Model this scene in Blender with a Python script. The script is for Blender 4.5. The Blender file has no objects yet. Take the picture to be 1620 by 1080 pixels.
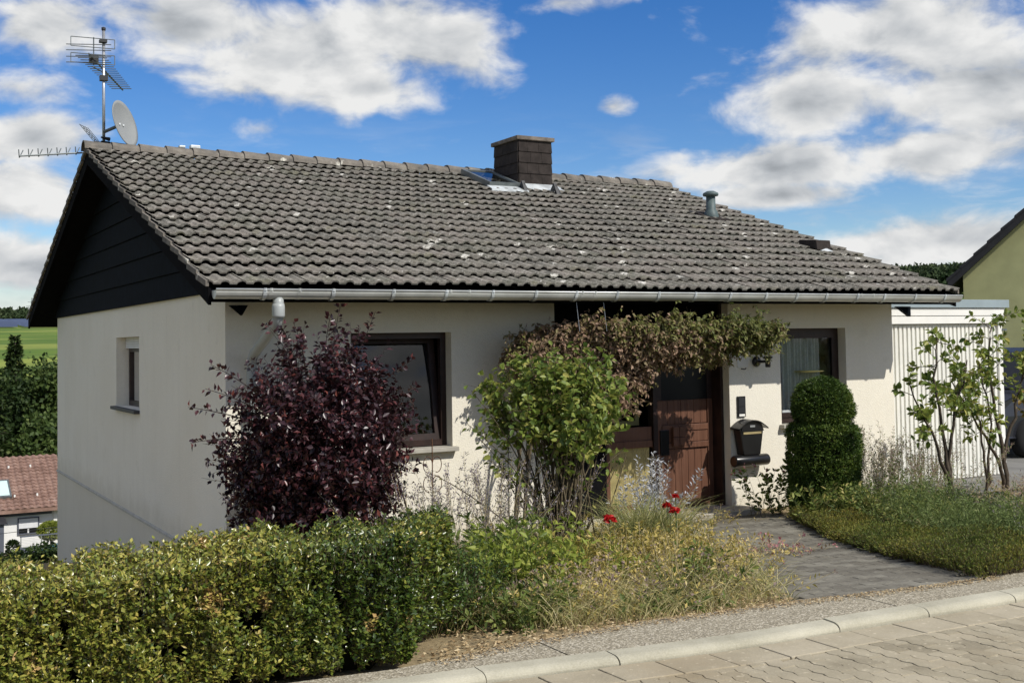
import bpy, math, random
import numpy as np
from mathutils import Vector, Matrix
random.seed(7)
rng = np.random.default_rng(11)
SC = bpy.context.scene
COL = SC.collection
R = math.radians

# ------------------------------------------------------------------ camera
CAM = Vector((-3.1599, -11.2403, 0.1058))
fwd = Vector((0.49482, 0.868065, 0.040192)).normalized()
rgt = Vector((0.868973, -0.494613, -0.015653)).normalized()
upv = rgt.cross(fwd).normalized()
cd = bpy.data.cameras.new("camera")
cd.sensor_width = 36.0
cd.sensor_fit = 'HORIZONTAL'
cd.lens = 1824.43 / 1620 * 36
cd.shift_y = -(540 - 466.29) / 1620
cd.clip_start = 0.05
cd.clip_end = 8000
cam = bpy.data.objects.new("camera", cd)
COL.objects.link(cam)
cam.matrix_world = Matrix(((rgt.x, upv.x, -fwd.x, CAM.x), (rgt.y, upv.y, -fwd.y, CAM.y), (rgt.z, upv.z, -fwd.z, CAM.z), (0, 0, 0, 1)))
SC.camera = cam

# ------------------------------------------------------------------ world, sun, exposure
SUN_DIR = Vector((0.42, -1.0, 1.06)).normalized()      # towards the sun
world = bpy.data.worlds.new("World")
SC.world = world
world.use_nodes = True
wt = world.node_tree
for n in list(wt.nodes): wt.nodes.remove(n)

class NB:
    """small helper that writes node graphs"""
    def __init__(s, nt): s.nt = nt
    def n(s, t, **kw):
        x = s.nt.nodes.new(t)
        for k, v in kw.items(): setattr(x, k, v)
        return x
    def link(s, a, b): s.nt.links.new(a, b)
    def put(s, sock, v):
        if isinstance(v, bpy.types.NodeSocket): s.link(v, sock)
        elif v is not None: sock.default_value = v
    def m(s, op, a, b=None, c=None, clamp=False):
        x = s.n('ShaderNodeMath', operation=op, use_clamp=clamp)
        s.put(x.inputs[0], a)
        if b is not None: s.put(x.inputs[1], b)
        if c is not None: s.put(x.inputs[2], c)
        return x.outputs[0]
    def v(s, op, a, b=None, c=None):
        x = s.n('ShaderNodeVectorMath', operation=op)
        s.put(x.inputs[0], a)
        if b is not None: s.put(x.inputs[1], b)
        if c is not None: s.put(x.inputs[2], c)
        return x.outputs['Value'] if op in ('LENGTH', 'DOT_PRODUCT', 'DISTANCE') else x.outputs[0]
    def noise(s, vec, scale, detail=4, rough=.55, dist=0.0, col=False):
        x = s.n('ShaderNodeTexNoise')
        s.put(x.inputs['Vector'], vec)
        x.inputs['Scale'].default_value = scale; x.inputs['Detail'].default_value = detail
        x.inputs['Roughness'].default_value = rough; x.inputs['Distortion'].default_value = dist
        return x.outputs['Color' if col else 'Fac']
    def voro(s, vec, scale, feature='F1', out='Distance', rand=1.0):
        x = s.n('ShaderNodeTexVoronoi', feature=feature)
        s.put(x.inputs['Vector'], vec); x.inputs['Scale'].default_value = scale
        x.inputs['Randomness'].default_value = rand
        return x.outputs[out]
    def ss(s, val, lo, hi, a=0.0, b=1.0):
        x = s.n('ShaderNodeMapRange', interpolation_type='SMOOTHSTEP')
        s.put(x.inputs[0], val); x.inputs[1].default_value = lo; x.inputs[2].default_value = hi
        x.inputs[3].default_value = a; x.inputs[4].default_value = b
        return x.outputs[0]
    def mix(s, f, a, b, mode='MIX'):
        x = s.n('ShaderNodeMix', data_type='RGBA', blend_type=mode)
        s.put(x.inputs[0], f)
        s.put(x.inputs[6], a if isinstance(a, bpy.types.NodeSocket) else (*a[:3], 1))
        s.put(x.inputs[7], b if isinstance(b, bpy.types.NodeSocket) else (*b[:3], 1))
        return x.outputs[2]
    def ramp(s, f, stops, interp='LINEAR'):
        x = s.n('ShaderNodeValToRGB'); r = x.color_ramp; r.interpolation = interp
        while len(r.elements) < len(stops): r.elements.new(.5)
        for e, (p, c) in zip(r.elements, stops): e.position = p; e.color = (*c, 1)
        s.put(x.inputs[0], f)
        return x.outputs[0]
    def comb(s, x, y, z):
        c = s.n('ShaderNodeCombineXYZ')
        s.put(c.inputs[0], x); s.put(c.inputs[1], y); s.put(c.inputs[2], z)
        return c.outputs[0]
    def sep(s, v):
        c = s.n('ShaderNodeSeparateXYZ'); s.put(c.inputs[0], v)
        return c.outputs

SKY_STRENGTH = 0.10
W = NB(wt)
sky = W.n('ShaderNodeTexSky', sky_type='NISHITA')
sky.sun_disc = False
sky.sun_elevation = math.asin(SUN_DIR.z)
sky.sun_rotation = math.atan2(SUN_DIR.x, SUN_DIR.y)
sky.altitude = 300; sky.air_density = 1.0; sky.dust_density = 0.25; sky.ozone_density = 3.0
hs = W.n('ShaderNodeHueSaturation'); hs.inputs['Hue'].default_value = .513; hs.inputs['Saturation'].default_value = 1.38; hs.inputs['Value'].default_value = 1.02
W.link(sky.outputs[0], hs.inputs['Color'])
tc = W.n('ShaderNodeTexCoord')
d = tc.outputs['Generated']
dx, dy, dz = W.sep(d)
az = W.m('ARCTAN2', dx, dy)
el = W.m('ARCSINE', dz)
p = W.comb(az, el, 0.0)
LOBES = [(0.335,0.245,0.132,0.044),(0.428,0.262,0.082,0.041),(0.262,0.265,0.088,0.033),(0.4,0.218,0.06,0.025),(0.485,0.239,0.032,0.025),(0.128,0.256,0.049,0.03),(0.113,0.206,0.036,0.014),(0.123,0.167,0.052,0.025),(0.128,0.127,0.06,0.03),(0.304,0.182,0.021,0.009),(0.568,0.287,0.033,0.009),(0.608,0.200,0.012,0.006),(0.862,0.24,0.11,0.047),(0.785,0.201,0.088,0.036),(0.908,0.191,0.082,0.047),(0.747,0.143,0.104,0.023),(0.874,0.148,0.104,0.026),(0.881,0.076,0.121,0.022),(0.118,0.067,0.082,0.027),(0.747,0.119,0.066,0.014)]
inframe = W.m('SUBTRACT', 1.0, W.v('LENGTH', W.v('MULTIPLY_ADD', p, (1/.62, 1/.42, 0), (-.52/.62, -.12/.42, 0))))
def lobe_field(pp):
    f = None
    for (a, e, ra, re) in LOBES:
        amp = 1.0 if ra > .045 else .42
        q = W.v('MULTIPLY_ADD', pp, (1/ra, 1/re, 0), (-a/ra, -e/re, 0))
        g = W.m('MULTIPLY_ADD', W.v('LENGTH', q), -amp, amp)
        if f is None: f = g
        else:
            x = W.n('ShaderNodeMath', operation='SMOOTH_MAX'); W.put(x.inputs[0], f); W.put(x.inputs[1], g); x.inputs[2].default_value = .25
            f = x.outputs[0]
    return W.m('MAXIMUM', f, W.m('SUBTRACT', W.ss(W.noise(p, 3.1, 3, .5), .42, .62, -.1, .55), W.ss(inframe, .0, .25, .05, .55)))  # more cloud outside the frame, added to lift the ambient light
ps = W.v('MULTIPLY', p, (1.0, 1.7, 1.0))
n1 = W.noise(ps, 15.0, 9, .56, .25)
lf = lobe_field(p)
F = W.m('ADD', lf, W.m('MULTIPLY', W.m('SUBTRACT', n1, .5), 2.1))
alpha = W.ss(F, -.22, .50)
veil = W.m('MULTIPLY', W.ss(W.noise(W.v('MULTIPLY', p, (1, 4.5, 1)), 9.0, 6, .6, .4), .46, .72), W.ss(el, .22, .03, 0, .85))
alpha = W.m('MAXIMUM', W.m('MAXIMUM', alpha, veil), W.ss(el, .095, .0, 0, .93))
n2 = W.noise(W.v('ADD', ps, (.012, .022, 0)), 15.0, 9, .52, .25)
relief = W.m('MULTIPLY', W.m('SUBTRACT', n1, n2), .9)
n3 = W.noise(ps, 7.0, 4, .5)
thick = W.ss(W.m('ADD', W.m('MULTIPLY', F, .8), W.m('MULTIPLY', W.m('SUBTRACT', n3, .5), 2.2)), .35, 1.35)
lum = W.m('ADD', W.m('SUBTRACT', .70, W.m('MULTIPLY', thick, .36)), relief)
lum = W.m('MINIMUM', W.m('MAXIMUM', lum, .34), .80)
ccol = W.mix(W.ss(lum, .35, .85), (.90, .96, 1.03), (1.0, 1.0, .99))
cc = W.v('SCALE', ccol); W.link(lum, cc.node.inputs['Scale'])
bg1 = W.n('ShaderNodeBackground'); W.link(hs.outputs[0], bg1.inputs[0]); bg1.inputs[1].default_value = SKY_STRENGTH
bg2 = W.n('ShaderNodeBackground'); W.link(cc, bg2.inputs[0]); bg2.inputs[1].default_value = 0.92
mx = W.n('ShaderNodeMixShader'); W.link(alpha, mx.inputs[0]); W.link(bg1.outputs[0], mx.inputs[1]); W.link(bg2.outputs[0], mx.inputs[2])
wo = W.n('ShaderNodeOutputWorld'); W.link(mx.outputs[0], wo.inputs[0])
world.cycles.sampling_method = 'MANUAL'; world.cycles.sample_map_resolution = 512

sl = bpy.data.lights.new("sun", 'SUN')
sl.energy = 4.0; sl.angle = R(0.53); sl.color = (1.0, .955, .88)
sun = bpy.data.objects.new("sun", sl); COL.objects.link(sun)
sun.rotation_euler = SUN_DIR.to_track_quat('Z', 'Y').to_euler()
sun.location = (6, -20, 25)
SC.view_settings.view_transform = 'Standard'
SC.view_settings.look = 'None'
SC.view_settings.exposure = 0.2
SC.view_settings.gamma = 1.0
SC.render.engine = 'CYCLES'
SC.cycles.max_bounces = 6
SC.cycles.diffuse_bounces = 4
SC.cycles.transparent_max_bounces = 8
SC.cycles.use_denoising = True

# ------------------------------------------------------------------ materials
MAT = {}
def newmat(name, rough=.8, spec=.3):
    m = bpy.data.materials.new(name); m.use_nodes = True
    nb = NB(m.node_tree); b = m.node_tree.nodes['Principled BSDF']
    b.inputs['Roughness'].default_value = rough
    b.inputs['Specular IOR Level'].default_value = spec
    MAT[name] = m
    g = nb.n('ShaderNodeNewGeometry')
    return m, nb, b, g.outputs['Position']
def bump(nb, b, h, strength=.3, dist=.01):
    x = nb.n('ShaderNodeBump'); x.inputs['Strength'].default_value = strength; x.inputs['Distance'].default_value = dist
    nb.put(x.inputs['Height'], h); nb.link(x.outputs[0], b.inputs['Normal'])
def plain(name, col, rough=.6, spec=.3, metal=0.0, var=.12, scale=6.0, bmp=0.0, bscale=60):
    m, nb, b, P = newmat(name, rough, spec)
    n = nb.noise(P, scale, 5, .6)
    c0 = tuple(max(0, c*(1-var)) for c in col); c1 = tuple(min(1, c*(1+var)) for c in col)
    nb.link(nb.mix(nb.ss(n, .3, .7), c0, c1), b.inputs['Base Color'])
    b.inputs['Metallic'].default_value = metal
    if bmp: bump(nb, b, nb.noise(P, bscale, 4, .6), bmp, .004)
    return m
def leafmat(name, stops, trans=.35, rough=.5, spec=.35):
    m, nb, b, P = newmat(name, rough, spec)
    a = nb.n('ShaderNodeAttribute', attribute_name='tint')
    c = nb.ramp(a.outputs['Fac'], stops)
    nb.link(c, b.inputs['Base Color'])
    t = nb.n('ShaderNodeBsdfTranslucent'); nb.link(c, t.inputs[0])
    x = nb.n('ShaderNodeMixShader'); x.inputs[0].default_value = trans
    nb.link(b.outputs[0], x.inputs[1]); nb.link(t.outputs[0], x.inputs[2])
    nb.link(x.outputs[0], m.node_tree.nodes['Material Output'].inputs[0])
    return m

def mk_plaster(name, c0, c1, streak):
    m, nb, b, P = newmat(name, .92, .15)
    big = nb.noise(P, .9, 5, .6)
    fine = nb.noise(P, 26, 5, .65)
    col = nb.mix(nb.ss(big, .3, .7), c0, c1)
    vs = nb.noise(nb.v('MULTIPLY', P, (5, 5, .35)), 1.0, 5, .6)
    col = nb.mix(nb.m('MULTIPLY', nb.ss(vs, .48, .78), streak), col, (c0[0]*.55, c0[1]*.57, c0[2]*.58))
    col = nb.mix(nb.ss(fine, .35, .7, .12, 0), col, (c0[0]*.7, c0[1]*.7, c0[2]*.68))
    xs, ys, zs = nb.sep(P)
    spl = nb.m('ADD', zs, nb.m('MULTIPLY', nb.noise(P, 3.5, 5, .65), .5))
    col = nb.mix(nb.ss(spl, -1.45, -1.85, 0, .35), col, (.42, .37, .27))
    col = nb.mix(nb.ss(nb.noise(P, 2.6, 6, .7), .56, .74, 0, .22), col, (c0[0]*.66, c0[1]*.66, c0[2]*.62))
    nb.link(col, b.inputs['Base Color'])
    bump(nb, b, nb.m('ADD', nb.noise(P, 55, 4, .7), nb.m('MULTIPLY', nb.voro(P, 120), .6)), .55, .008)
mk_plaster('plaster', (.76, .715, .60), (.80, .76, .65), .10)

def mk_tile():
    m, nb, b, P = newmat('tile', .9, .2)
    xs, ys, zs = nb.sep(P)
    cell = nb.comb(nb.m('FLOOR', nb.m('DIVIDE', nb.m('ADD', xs, .394), .3022)), nb.m('FLOOR', nb.m('DIVIDE', nb.m('ADD', ys, .863), .3298)), 0)
    wn = nb.n('ShaderNodeTexWhiteNoise', noise_dimensions='2D'); nb.link(cell, wn.inputs['Vector'])
    big = nb.noise(P, .75, 5, .6)
    med = nb.noise(P, 7, 6, .7)
    f = nb.m('ADD', nb.m('MULTIPLY', wn.outputs['Value'], .35), nb.m('MULTIPLY', big, .75))
    col = nb.ramp(f, [(.25, (.085, .083, .073)), (.45, (.15, .142, .122)), (.56, (.18, .160, .140)), (.70, (.135, .132, .108)), (.85, (.10, .098, .080))])
    col = nb.mix(nb.ss(med, .45, .72), col, (.27, .25, .22))
    col = nb.mix(nb.ss(nb.noise(P, 2.1, 5, .65), .55, .72, 0, .55), col, (.17, .16, .095))
    speck = nb.ss(nb.noise(P, 34, 5, .75), .52, .66, 0, .75)
    col = nb.mix(speck, col, (.40, .38, .335))
    col = nb.mix(nb.ss(nb.noise(P, 20, 5, .7), .56, .70, 0, .7), col, (.07, .065, .055))
    # white lichen
    w = nb.v('ADD', P, nb.v('SCALE', nb.noise(P, 14, 3, .6, 0, True)))
    w.node.inputs[1].links[0].from_node.inputs['Scale'].default_value = .10
    vd = nb.voro(w, 2.4)
    lm = nb.ss(vd, .20, .14)
    lm = nb.m('MULTIPLY', lm, nb.ss(nb.m('ADD', nb.noise(P, .7, 3, .5), nb.m('MULTIPLY', nb.m('SUBTRACT', nb.sep(P)[0], 4.0), .018)), .42, .54))
    vd2 = nb.voro(w, 7.5)
    lm = nb.m('MAXIMUM', lm, nb.ss(vd2, .13, .07, 0, .75))
    lm = nb.m('MULTIPLY', lm, nb.ss(nb.noise(P, 30, 3, .6), .36, .5))
    col = nb.mix(lm, col, (.62, .60, .54))
    nb.link(col, b.inputs['Base Color'])
    bump(nb, b, nb.m('ADD', nb.noise(P, 40, 5, .7), lm), .5, .008)
mk_tile()
def mk_verge():
    m, nb, b, P = newmat('ridge', .95, .15)
    n = nb.noise(P, 5, 6, .65)
    col = nb.ramp(n, [(.3, (.10, .095, .085)), (.55, (.185, .165, .14)), (.75, (.27, .25, .21))])
    col = nb.mix(nb.ss(nb.noise(P, 3.2, 4, .6), .6, .68), col, (.55, .53, .46))
    nb.link(col, b.inputs['Base Color']); bump(nb, b, nb.noise(P, 35, 5, .7), .6, .01)
mk_verge()
plain('dark_boards', (.0035, .0055, .009), .9, .08, 0, .35, 9, .2, 30)
plain('ledge_shade', (.45, .43, .37), .9, .15, 0, .1, 6)  # darker than the plaster, the ledge's shadow line put into its colour
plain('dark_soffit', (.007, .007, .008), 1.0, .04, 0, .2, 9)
plain('zinc', (.50, .51, .48), .36, .5, .35, .15, 3)
plain('white_pipe', (.34, .36, .35), .4, .45, 0, .08, 4)
plain('zinc_dark', (.16, .18, .18), .45, .5, .5, .2, 5)
plain('slate', (.034, .028, .025), .9, .15, 0, .25, 8, .3, 40)
plain('cap_concrete', (.17, .145, .12), .95, .15, 0, .35, 9, .5, 30)
plain('lead', (.55, .58, .58), .5, .4, .3, .25, 6, .2, 20)
plain('black_metal', (.010, .010, .011), .28, .5, 0, .2, 5)
plain('black_plastic', (.022, .023, .025), .5, .4, 0, .1, 5)
plain('brown_wood', (.026, .013, .010), .45, .4, 0, .3, 7)
plain('galv', (.45, .46, .47), .4, .5, .8, .1, 8)
plain('dish_grey', (.25, .26, .255), .5, .35, 0, .05, 4)
plain('vent_green', (.075, .105, .105), .55, .35, 0, .2, 8)
plain('concrete', (.40, .37, .31), .95, .15, 0, .2, 5, .4, 40)
plain('sill_stone', (.38, .36, .31), .8, .25, 0, .12, 6, .2, 40)
plain('slate_sill', (.055, .055, .058), .6, .3, 0, .1, 6)
plain('white_paint', (.76, .75, .70), .55, .35, 0, .05, 3)
plain('plate_white', (.70, .69, .64), .5, .35, 0, .04, 3)
plain('white_sheet', (.74, .73, .66), .5, .35, 0, .05, 2)
plain('grey_fascia', (.30, .36, .38), .4, .45, .2, .08, 2)
plain('olive_plaster', (.38, .38, .19), .95, .15, 0, .1, 1.2, .4, 40)
plain('black_roof', (.02, .02, .022), .7, .3, 0, .2, 3)
plain('brass', (.62, .50, .26), .35, .5, .6, .1, 6)
plain('paper', (.75, .74, .68), .7, .2)
plain('curtain_yellow', (.42, .36, .17), .8, .2, 0, .15, 10)
plain('disc_yellow', (.75, .66, .25), .5, .3)
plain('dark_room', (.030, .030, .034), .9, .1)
plain('white_house', (.78, .78, .76), .9, .15, 0, .05, .5)
plain('grey_render', (.10, .11, .135), .85, .2, 0, .1, 1)
plain('shutter', (.66, .67, .68), .5, .3, 0, .05, 3)
plain('mint_glass', (.55, .70, .66), .25, .5, 0, .04, 2)
plain('teal_cloth', (.035, .13, .16), .8, .2, 0, .1, 3)
plain('teal_light', (.16, .32, .36), .8, .2, 0, .1, 3)
plain('bark', (.070, .055, .040), .9, .2, 0, .35, 20, .5, 60)
plain('cane', (.095, .075, .045), .8, .2, 0, .4, 25)
plain('cane_dark', (.035, .022, .020), .8, .2, 0, .3, 25)
plain('dry_stem', (.36, .30, .17), .9, .15, 0, .25, 25)
plain('green_stem', (.10, .13, .045), .8, .2, 0, .25, 25)
plain('core', (.012, .014, .007), 1.0, .0, 0, .3, 12)  # near-black, stands in for the shade inside hedges and topiary
plain('car_paint', (.015, .016, .02), .25, .6, 0, .1, 1)
plain('tyre', (.015, .015, .015), .9, .2)
plain('asphalt', (.19, .185, .17), .95, .15, 0, .15, 1.5, .5, 60)
plain('solar', (.055, .075, .13), .6, .3, 0, .15, .02)
plain('shade_black', (.006, .006, .007), .35, .25, 0, .2, 5)  # near-black, stands in for deep shade on the upper door
plain('rust', (.11, .055, .03), .85, .2)
def mk_glass(name, col, rough=.03):
    m, nb, b, P = newmat(name, rough, .5)
    b.inputs['Base Color'].default_value = (*col, 1)
    b.inputs['Transmission Weight'].default_value = 0
    t = nb.n('ShaderNodeBsdfTransparent'); t.inputs[0].default_value = (.80, .83, .82, 1)
    g = nb.n('ShaderNodeBsdfGlossy'); g.inputs['Roughness'].default_value = rough
    fr = nb.n('ShaderNodeFresnel'); fr.inputs[0].default_value = 1.5
    x = nb.n('ShaderNodeMixShader'); nb.link(nb.m('MULTIPLY_ADD', fr.outputs[0], 1.25, .01), x.inputs[0])
    nb.link(t.outputs[0], x.inputs[1]); nb.link(g.outputs[0], x.inputs[2])
    nb.link(x.outputs[0], m.node_tree.nodes['Material Output'].inputs[0])
mk_glass('glass', (.02, .02, .02))
def mk_globe():
    m, nb, b, P = newmat('globe_glass', .15, .5)
    t = nb.n('ShaderNodeBsdfTransparent'); t.inputs[0].default_value = (.85, .85, .8, 1)
    x = nb.n('ShaderNodeMixShader'); x.inputs[0].default_value = .35
    b.inputs['Base Color'].default_value = (.6, .58, .5, 1)
    nb.link(t.outputs[0], x.inputs[1]); nb.link(b.outputs[0], x.inputs[2])
    nb.link(x.outputs[0], m.node_tree.nodes['Material Output'].inputs[0])
mk_globe()
def mk_net():
    m, nb, b, P = newmat('net_curtain', .9, .1)
    b.inputs['Base Color'].default_value = (.72, .74, .70, 1)
    t = nb.n('ShaderNodeBsdfTransparent')
    x = nb.n('ShaderNodeMixShader')
    nb.link(nb.ss(nb.noise(P, 70, 3, .6), .35, .65, .72, .92), x.inputs[0])
    nb.link(t.outputs[0], x.inputs[1]); nb.link(b.outputs[0], x.inputs[2])
    nb.link(x.outputs[0], m.node_tree.nodes['Material Output'].inputs[0])
mk_net()
def mk_door():
    m, nb, b, P = newmat('door_wood', .5, .35)
    g = nb.noise(nb.v('MULTIPLY', P, (34, 34, 1.6)), 1.0, 6, .65, .4)
    g2 = nb.noise(P, 2.0, 4, .6)
    col = nb.ramp(g, [(.3, (.085, .037, .022)), (.55, (.135, .062, .037)), (.75, (.175, .085, .052))])
    col = nb.mix(nb.ss(g2, .5, .75, 0, .35), col, (.18, .10, .068))
    nb.link(col, b.inputs['Base Color']); bump(nb, b, g, .2, .003)
mk_door()
def mk_paver(name, stops, moss, mossc):
    m, nb, b, P = newmat(name, .95, .15)
    oi = nb.n('ShaderNodeAttribute', attribute_name='tint')
    cellv = nb.v('SNAP', P, (.21, .21, 10))
    n = nb.noise(P, 3.0, 5, .6); fine = nb.noise(P, 70, 5, .7)
    f = nb.m('ADD', nb.m('MULTIPLY', n, .7), nb.m('MULTIPLY', fine, .35))
    big = nb.noise(P, 1.1, 4, .6)
    wn = nb.n('ShaderNodeObjectInfo')
    f = nb.m('ADD', f, nb.m('MULTIPLY', nb.m('SUBTRACT', wn.outputs['Random'], .5), .22))
    col = nb.ramp(f, stops)
    col = nb.mix(nb.ss(big, .5, .75, 0, moss), col, mossc)
    col = nb.mix(nb.ss(nb.noise(P, 22, 4, .6), .6, .72, 0, .5), col, tuple(min(1, c*1.6) for c in stops[-1][1]))
    nb.link(col, b.inputs['Base Color']); bump(nb, b, fine, .5, .006)
mk_paver('paver', [(.3, (.225, .195, .135)), (.5, (.32, .28, .198)), (.72, (.41, .36, .26))], .6, (.30, .235, .145))
mk_paver('path_paver', [(.3, (.11, .10, .080)), (.5, (.165, .152, .122)), (.72, (.25, .235, .19))], .6, (.19, .17, .12))
mk_paver('gutter_slab', [(.3, (.27, .235, .165)), (.5, (.345, .30, .212)), (.72, (.42, .37, .27))], .6, (.30, .24, .155))
def mk_kerb():
    m, nb, b, P = newmat('kerb', .95, .15)
    fine = nb.noise(P, 90, 5, .7); n = nb.noise(P, 2.4, 5, .6)
    col = nb.ramp(nb.m('ADD', nb.m('MULTIPLY', n, .6), nb.m('MULTIPLY', fine, .4)), [(.32, (.29, .27, .20)), (.5, (.41, .385, .295)), (.7, (.52, .49, .385))])
    nb.link(col, b.inputs['Base Color']); bump(nb, b, fine, .5, .005)
mk_kerb()
def mk_aggregate():
    m, nb, b, P = newmat('aggregate', .95, .15)
    c = nb.voro(P, 105, 'F1', 'Color'); dd = nb.voro(P, 105)
    cr, cg, cb = nb.sep(c)
    col = nb.ramp(cr, [(0, (.20, .175, .125)), (.4, (.30, .265, .19)), (.75, (.42, .375, .28)), (1, (.58, .53, .42))])
    col = nb.mix(nb.ss(dd, .5, .8), col, (.17, .15, .11))
    col = nb.mix(nb.ss(nb.noise(P, 1.6, 5, .6), .5, .7, 0, .55), col, (.28, .25, .185))
    nb.link(col, b.inputs['Base Color']); bump(nb, b, dd, -.9, .012)
mk_aggregate()
def mk_soil():
    m, nb, b, P = newmat('soil', 1.0, .1)
    n = nb.noise(P, 3.5, 7, .7); f = nb.noise(P, 40, 5, .7)
    near = nb.ramp(nb.m('ADD', nb.m('MULTIPLY', n, .6), nb.m('MULTIPLY', f, .4)), [(.3, (.14, .105, .06)), (.5, (.30, .235, .135)), (.65, (.46, .365, .21)), (.8, (.56, .46, .28))])
    xs, ys, zs = nb.sep(P)
    # meadow and fields away from the garden
    st = nb.noise(nb.v('MULTIPLY', P, (.004, .022, .0)), 1.0, 4, .55, .3)
    far = nb.ramp(st, [(.25, (.035, .08, .020)), (.4, (.14, .20, .035)), (.5, (.075, .135, .028)), (.58, (.23, .27, .06)), (.7, (.04, .085, .024))])
    far = nb.mix(nb.ss(nb.noise(P, .06, 5, .6), .4, .7, 0, .35), far, (.13, .16, .05))
    lawn = nb.ramp(nb.noise(P, .8, 6, .7), [(.3, (.05, .085, .022)), (.7, (.12, .14, .045))])
    mid = nb.mix(nb.ss(ys, 90, 200), lawn, far)
    dd = nb.m('MAXIMUM', nb.m('ABSOLUTE', nb.m('SUBTRACT', xs, 4)), ys)
    col = nb.mix(nb.ss(dd, 10, 16), near, mid)
    nb.link(col, b.inputs['Base Color']); bump(nb, b, f, .6, .02)
mk_soil()
def mk_redtile():
    m, nb, b, P = newmat('red_tile', .9, .2)
    n = nb.noise(P, 1.4, 5, .7)
    nb.link(nb.ramp(n, [(.3, (.15, .088, .066)), (.5, (.235, .145, .112)), (.72, (.32, .215, .17))]), b.inputs['Base Color'])
mk_redtile()
# leaves (real leaf colours)
leafmat('box_leaf', [(0, (.022, .046, .009)), (.3, (.085, .13, .020)), (.55, (.235, .25, .040)), (.8, (.44, .38, .085)), (1, (.50, .33, .13))], .15, .30, .6)
leafmat('box_green', [(0, (.014, .032, .007)), (.45, (.060, .115, .020)), (.8, (.13, .185, .030)), (1, (.25, .25, .07))], .35, .38, .5)
leafmat('purple_leaf', [(0, (.012, .006, .008)), (.5, (.042, .015, .019)), (.85, (.10, .030, .032)), (1, (.17, .052, .040))], .14, .36, .5)
leafmat('rose_leaf', [(0, (.060, .105, .020)), (.5, (.155, .22, .040)), (.8, (.29, .33, .068)), (1, (.42, .39, .10))], .38, .45, .4)
leafmat('vine_leaf', [(0, (.075, .095, .022)), (.35, (.17, .18, .045)), (.6, (.27, .19, .11)), (.85, (.38, .24, .17)), (1, (.48, .35, .25))], .3, .55, .3)
leafmat('yew_leaf', [(0, (.016, .034, .007)), (.5, (.062, .112, .017)), (.85, (.16, .21, .032)), (1, (.22, .24, .06))], .14, .5, .3)
leafmat('weed_leaf', [(0, (.070, .11, .026)), (.45, (.16, .21, .045)), (.75, (.29, .31, .075)), (1, (.46, .40, .14))], .38, .55, .3)
leafmat('lime_leaf', [(0, (.13, .185, .030)), (.5, (.27, .33, .050)), (1, (.45, .46, .10))], .42, .5, .3)
leafmat('gold_leaf', [(0, (.20, .19, .045)), (.4, (.44, .36, .09)), (.75, (.62, .48, .17)), (1, (.74, .62, .32))], .38, .6, .25)
leafmat('grass_blade', [(0, (.17, .20, .07)), (.4, (.34, .34, .13)), (.75, (.54, .47, .22)), (1, (.68, .60, .35))], .4, .6, .25)
leafmat('dry_leaf', [(0, (.13, .085, .045)), (.35, (.29, .20, .105)), (.7, (.50, .38, .21)), (1, (.68, .56, .35))], .2, .8, .15)
leafmat('heath_leaf', [(0, (.050, .090, .016)), (.4, (.13, .165, .030)), (.7, (.24, .22, .038)), (1, (.36, .25, .06))], .3, .6, .25)
leafmat('lavender_leaf', [(0, (.09, .105, .075)), (.5, (.19, .20, .15)), (1, (.34, .32, .28))], .3, .7, .2)
leafmat('lavender_bloom', [(0, (.16, .13, .16)), (.5, (.28, .24, .26)), (1, (.45, .40, .38))], .3, .8, .15)
leafmat('pink_seed', [(0, (.22, .15, .13)), (.5, (.38, .28, .24)), (1, (.55, .46, .38))], .35, .8, .15)
leafmat('silver_leaf', [(0, (.30, .31, .32)), (.5, (.50, .51, .53)), (1, (.70, .70, .72))], .3, .7, .2)
leafmat('red_petal', [(0, (.36, .010, .012)), (1, (.62, .030, .026))], .3, .5, .3)
leafmat('pink_petal', [(0, (.42, .15, .17)), (1, (.62, .35, .34))], .3, .6, .3)
leafmat('herb_leaf', [(0, (.07, .11, .028)), (.5, (.15, .205, .055)), (1, (.30, .33, .12))], .35, .6, .3)
leafmat('tree_leaf', [(0, (.010, .022, .006)), (.5, (.028, .052, .012)), (1, (.065, .095, .022))], .25, .6, .25)
leafmat('tree_light', [(0, (.028, .050, .012)), (.5, (.065, .105, .024)), (1, (.13, .165, .045))], .3, .6, .25)
leafmat('forest_leaf', [(0, (.030, .050, .022)), (.5, (.055, .080, .036)), (1, (.095, .12, .055))], .2, .8, .1)
leafmat('orange_leaf', [(0, (.07, .09, .02)), (.5, (.19, .16, .035)), (.8, (.34, .20, .05)), (1, (.45, .30, .12))], .38, .5, .3)

# ------------------------------------------------------------------ mesh helpers
def tag(o, label=None, cat=None, group=None, kind=None):
    if label: o['label'] = label
    if cat: o['category'] = cat
    if group: o['group'] = group
    if kind: o['kind'] = kind
    return o
def link(name, data, parent=None):
    o = bpy.data.objects.new(name, data); COL.objects.link(o)
    if parent is not None:
        o.parent = parent
        o.matrix_parent_inverse = Matrix.Translation(-parent_origin(parent))
    return o
ORIG = {}
def parent_origin(o):
    return ORIG.get(o.name, Vector((0, 0, 0)))
def empty(name, loc, label=None, cat=None, group=None):
    o = bpy.data.objects.new(name, None); COL.objects.link(o)
    o.location = loc; o.empty_display_size = .2
    ORIG[o.name] = Vector(loc)
    return tag(o, label, cat, group)

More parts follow.
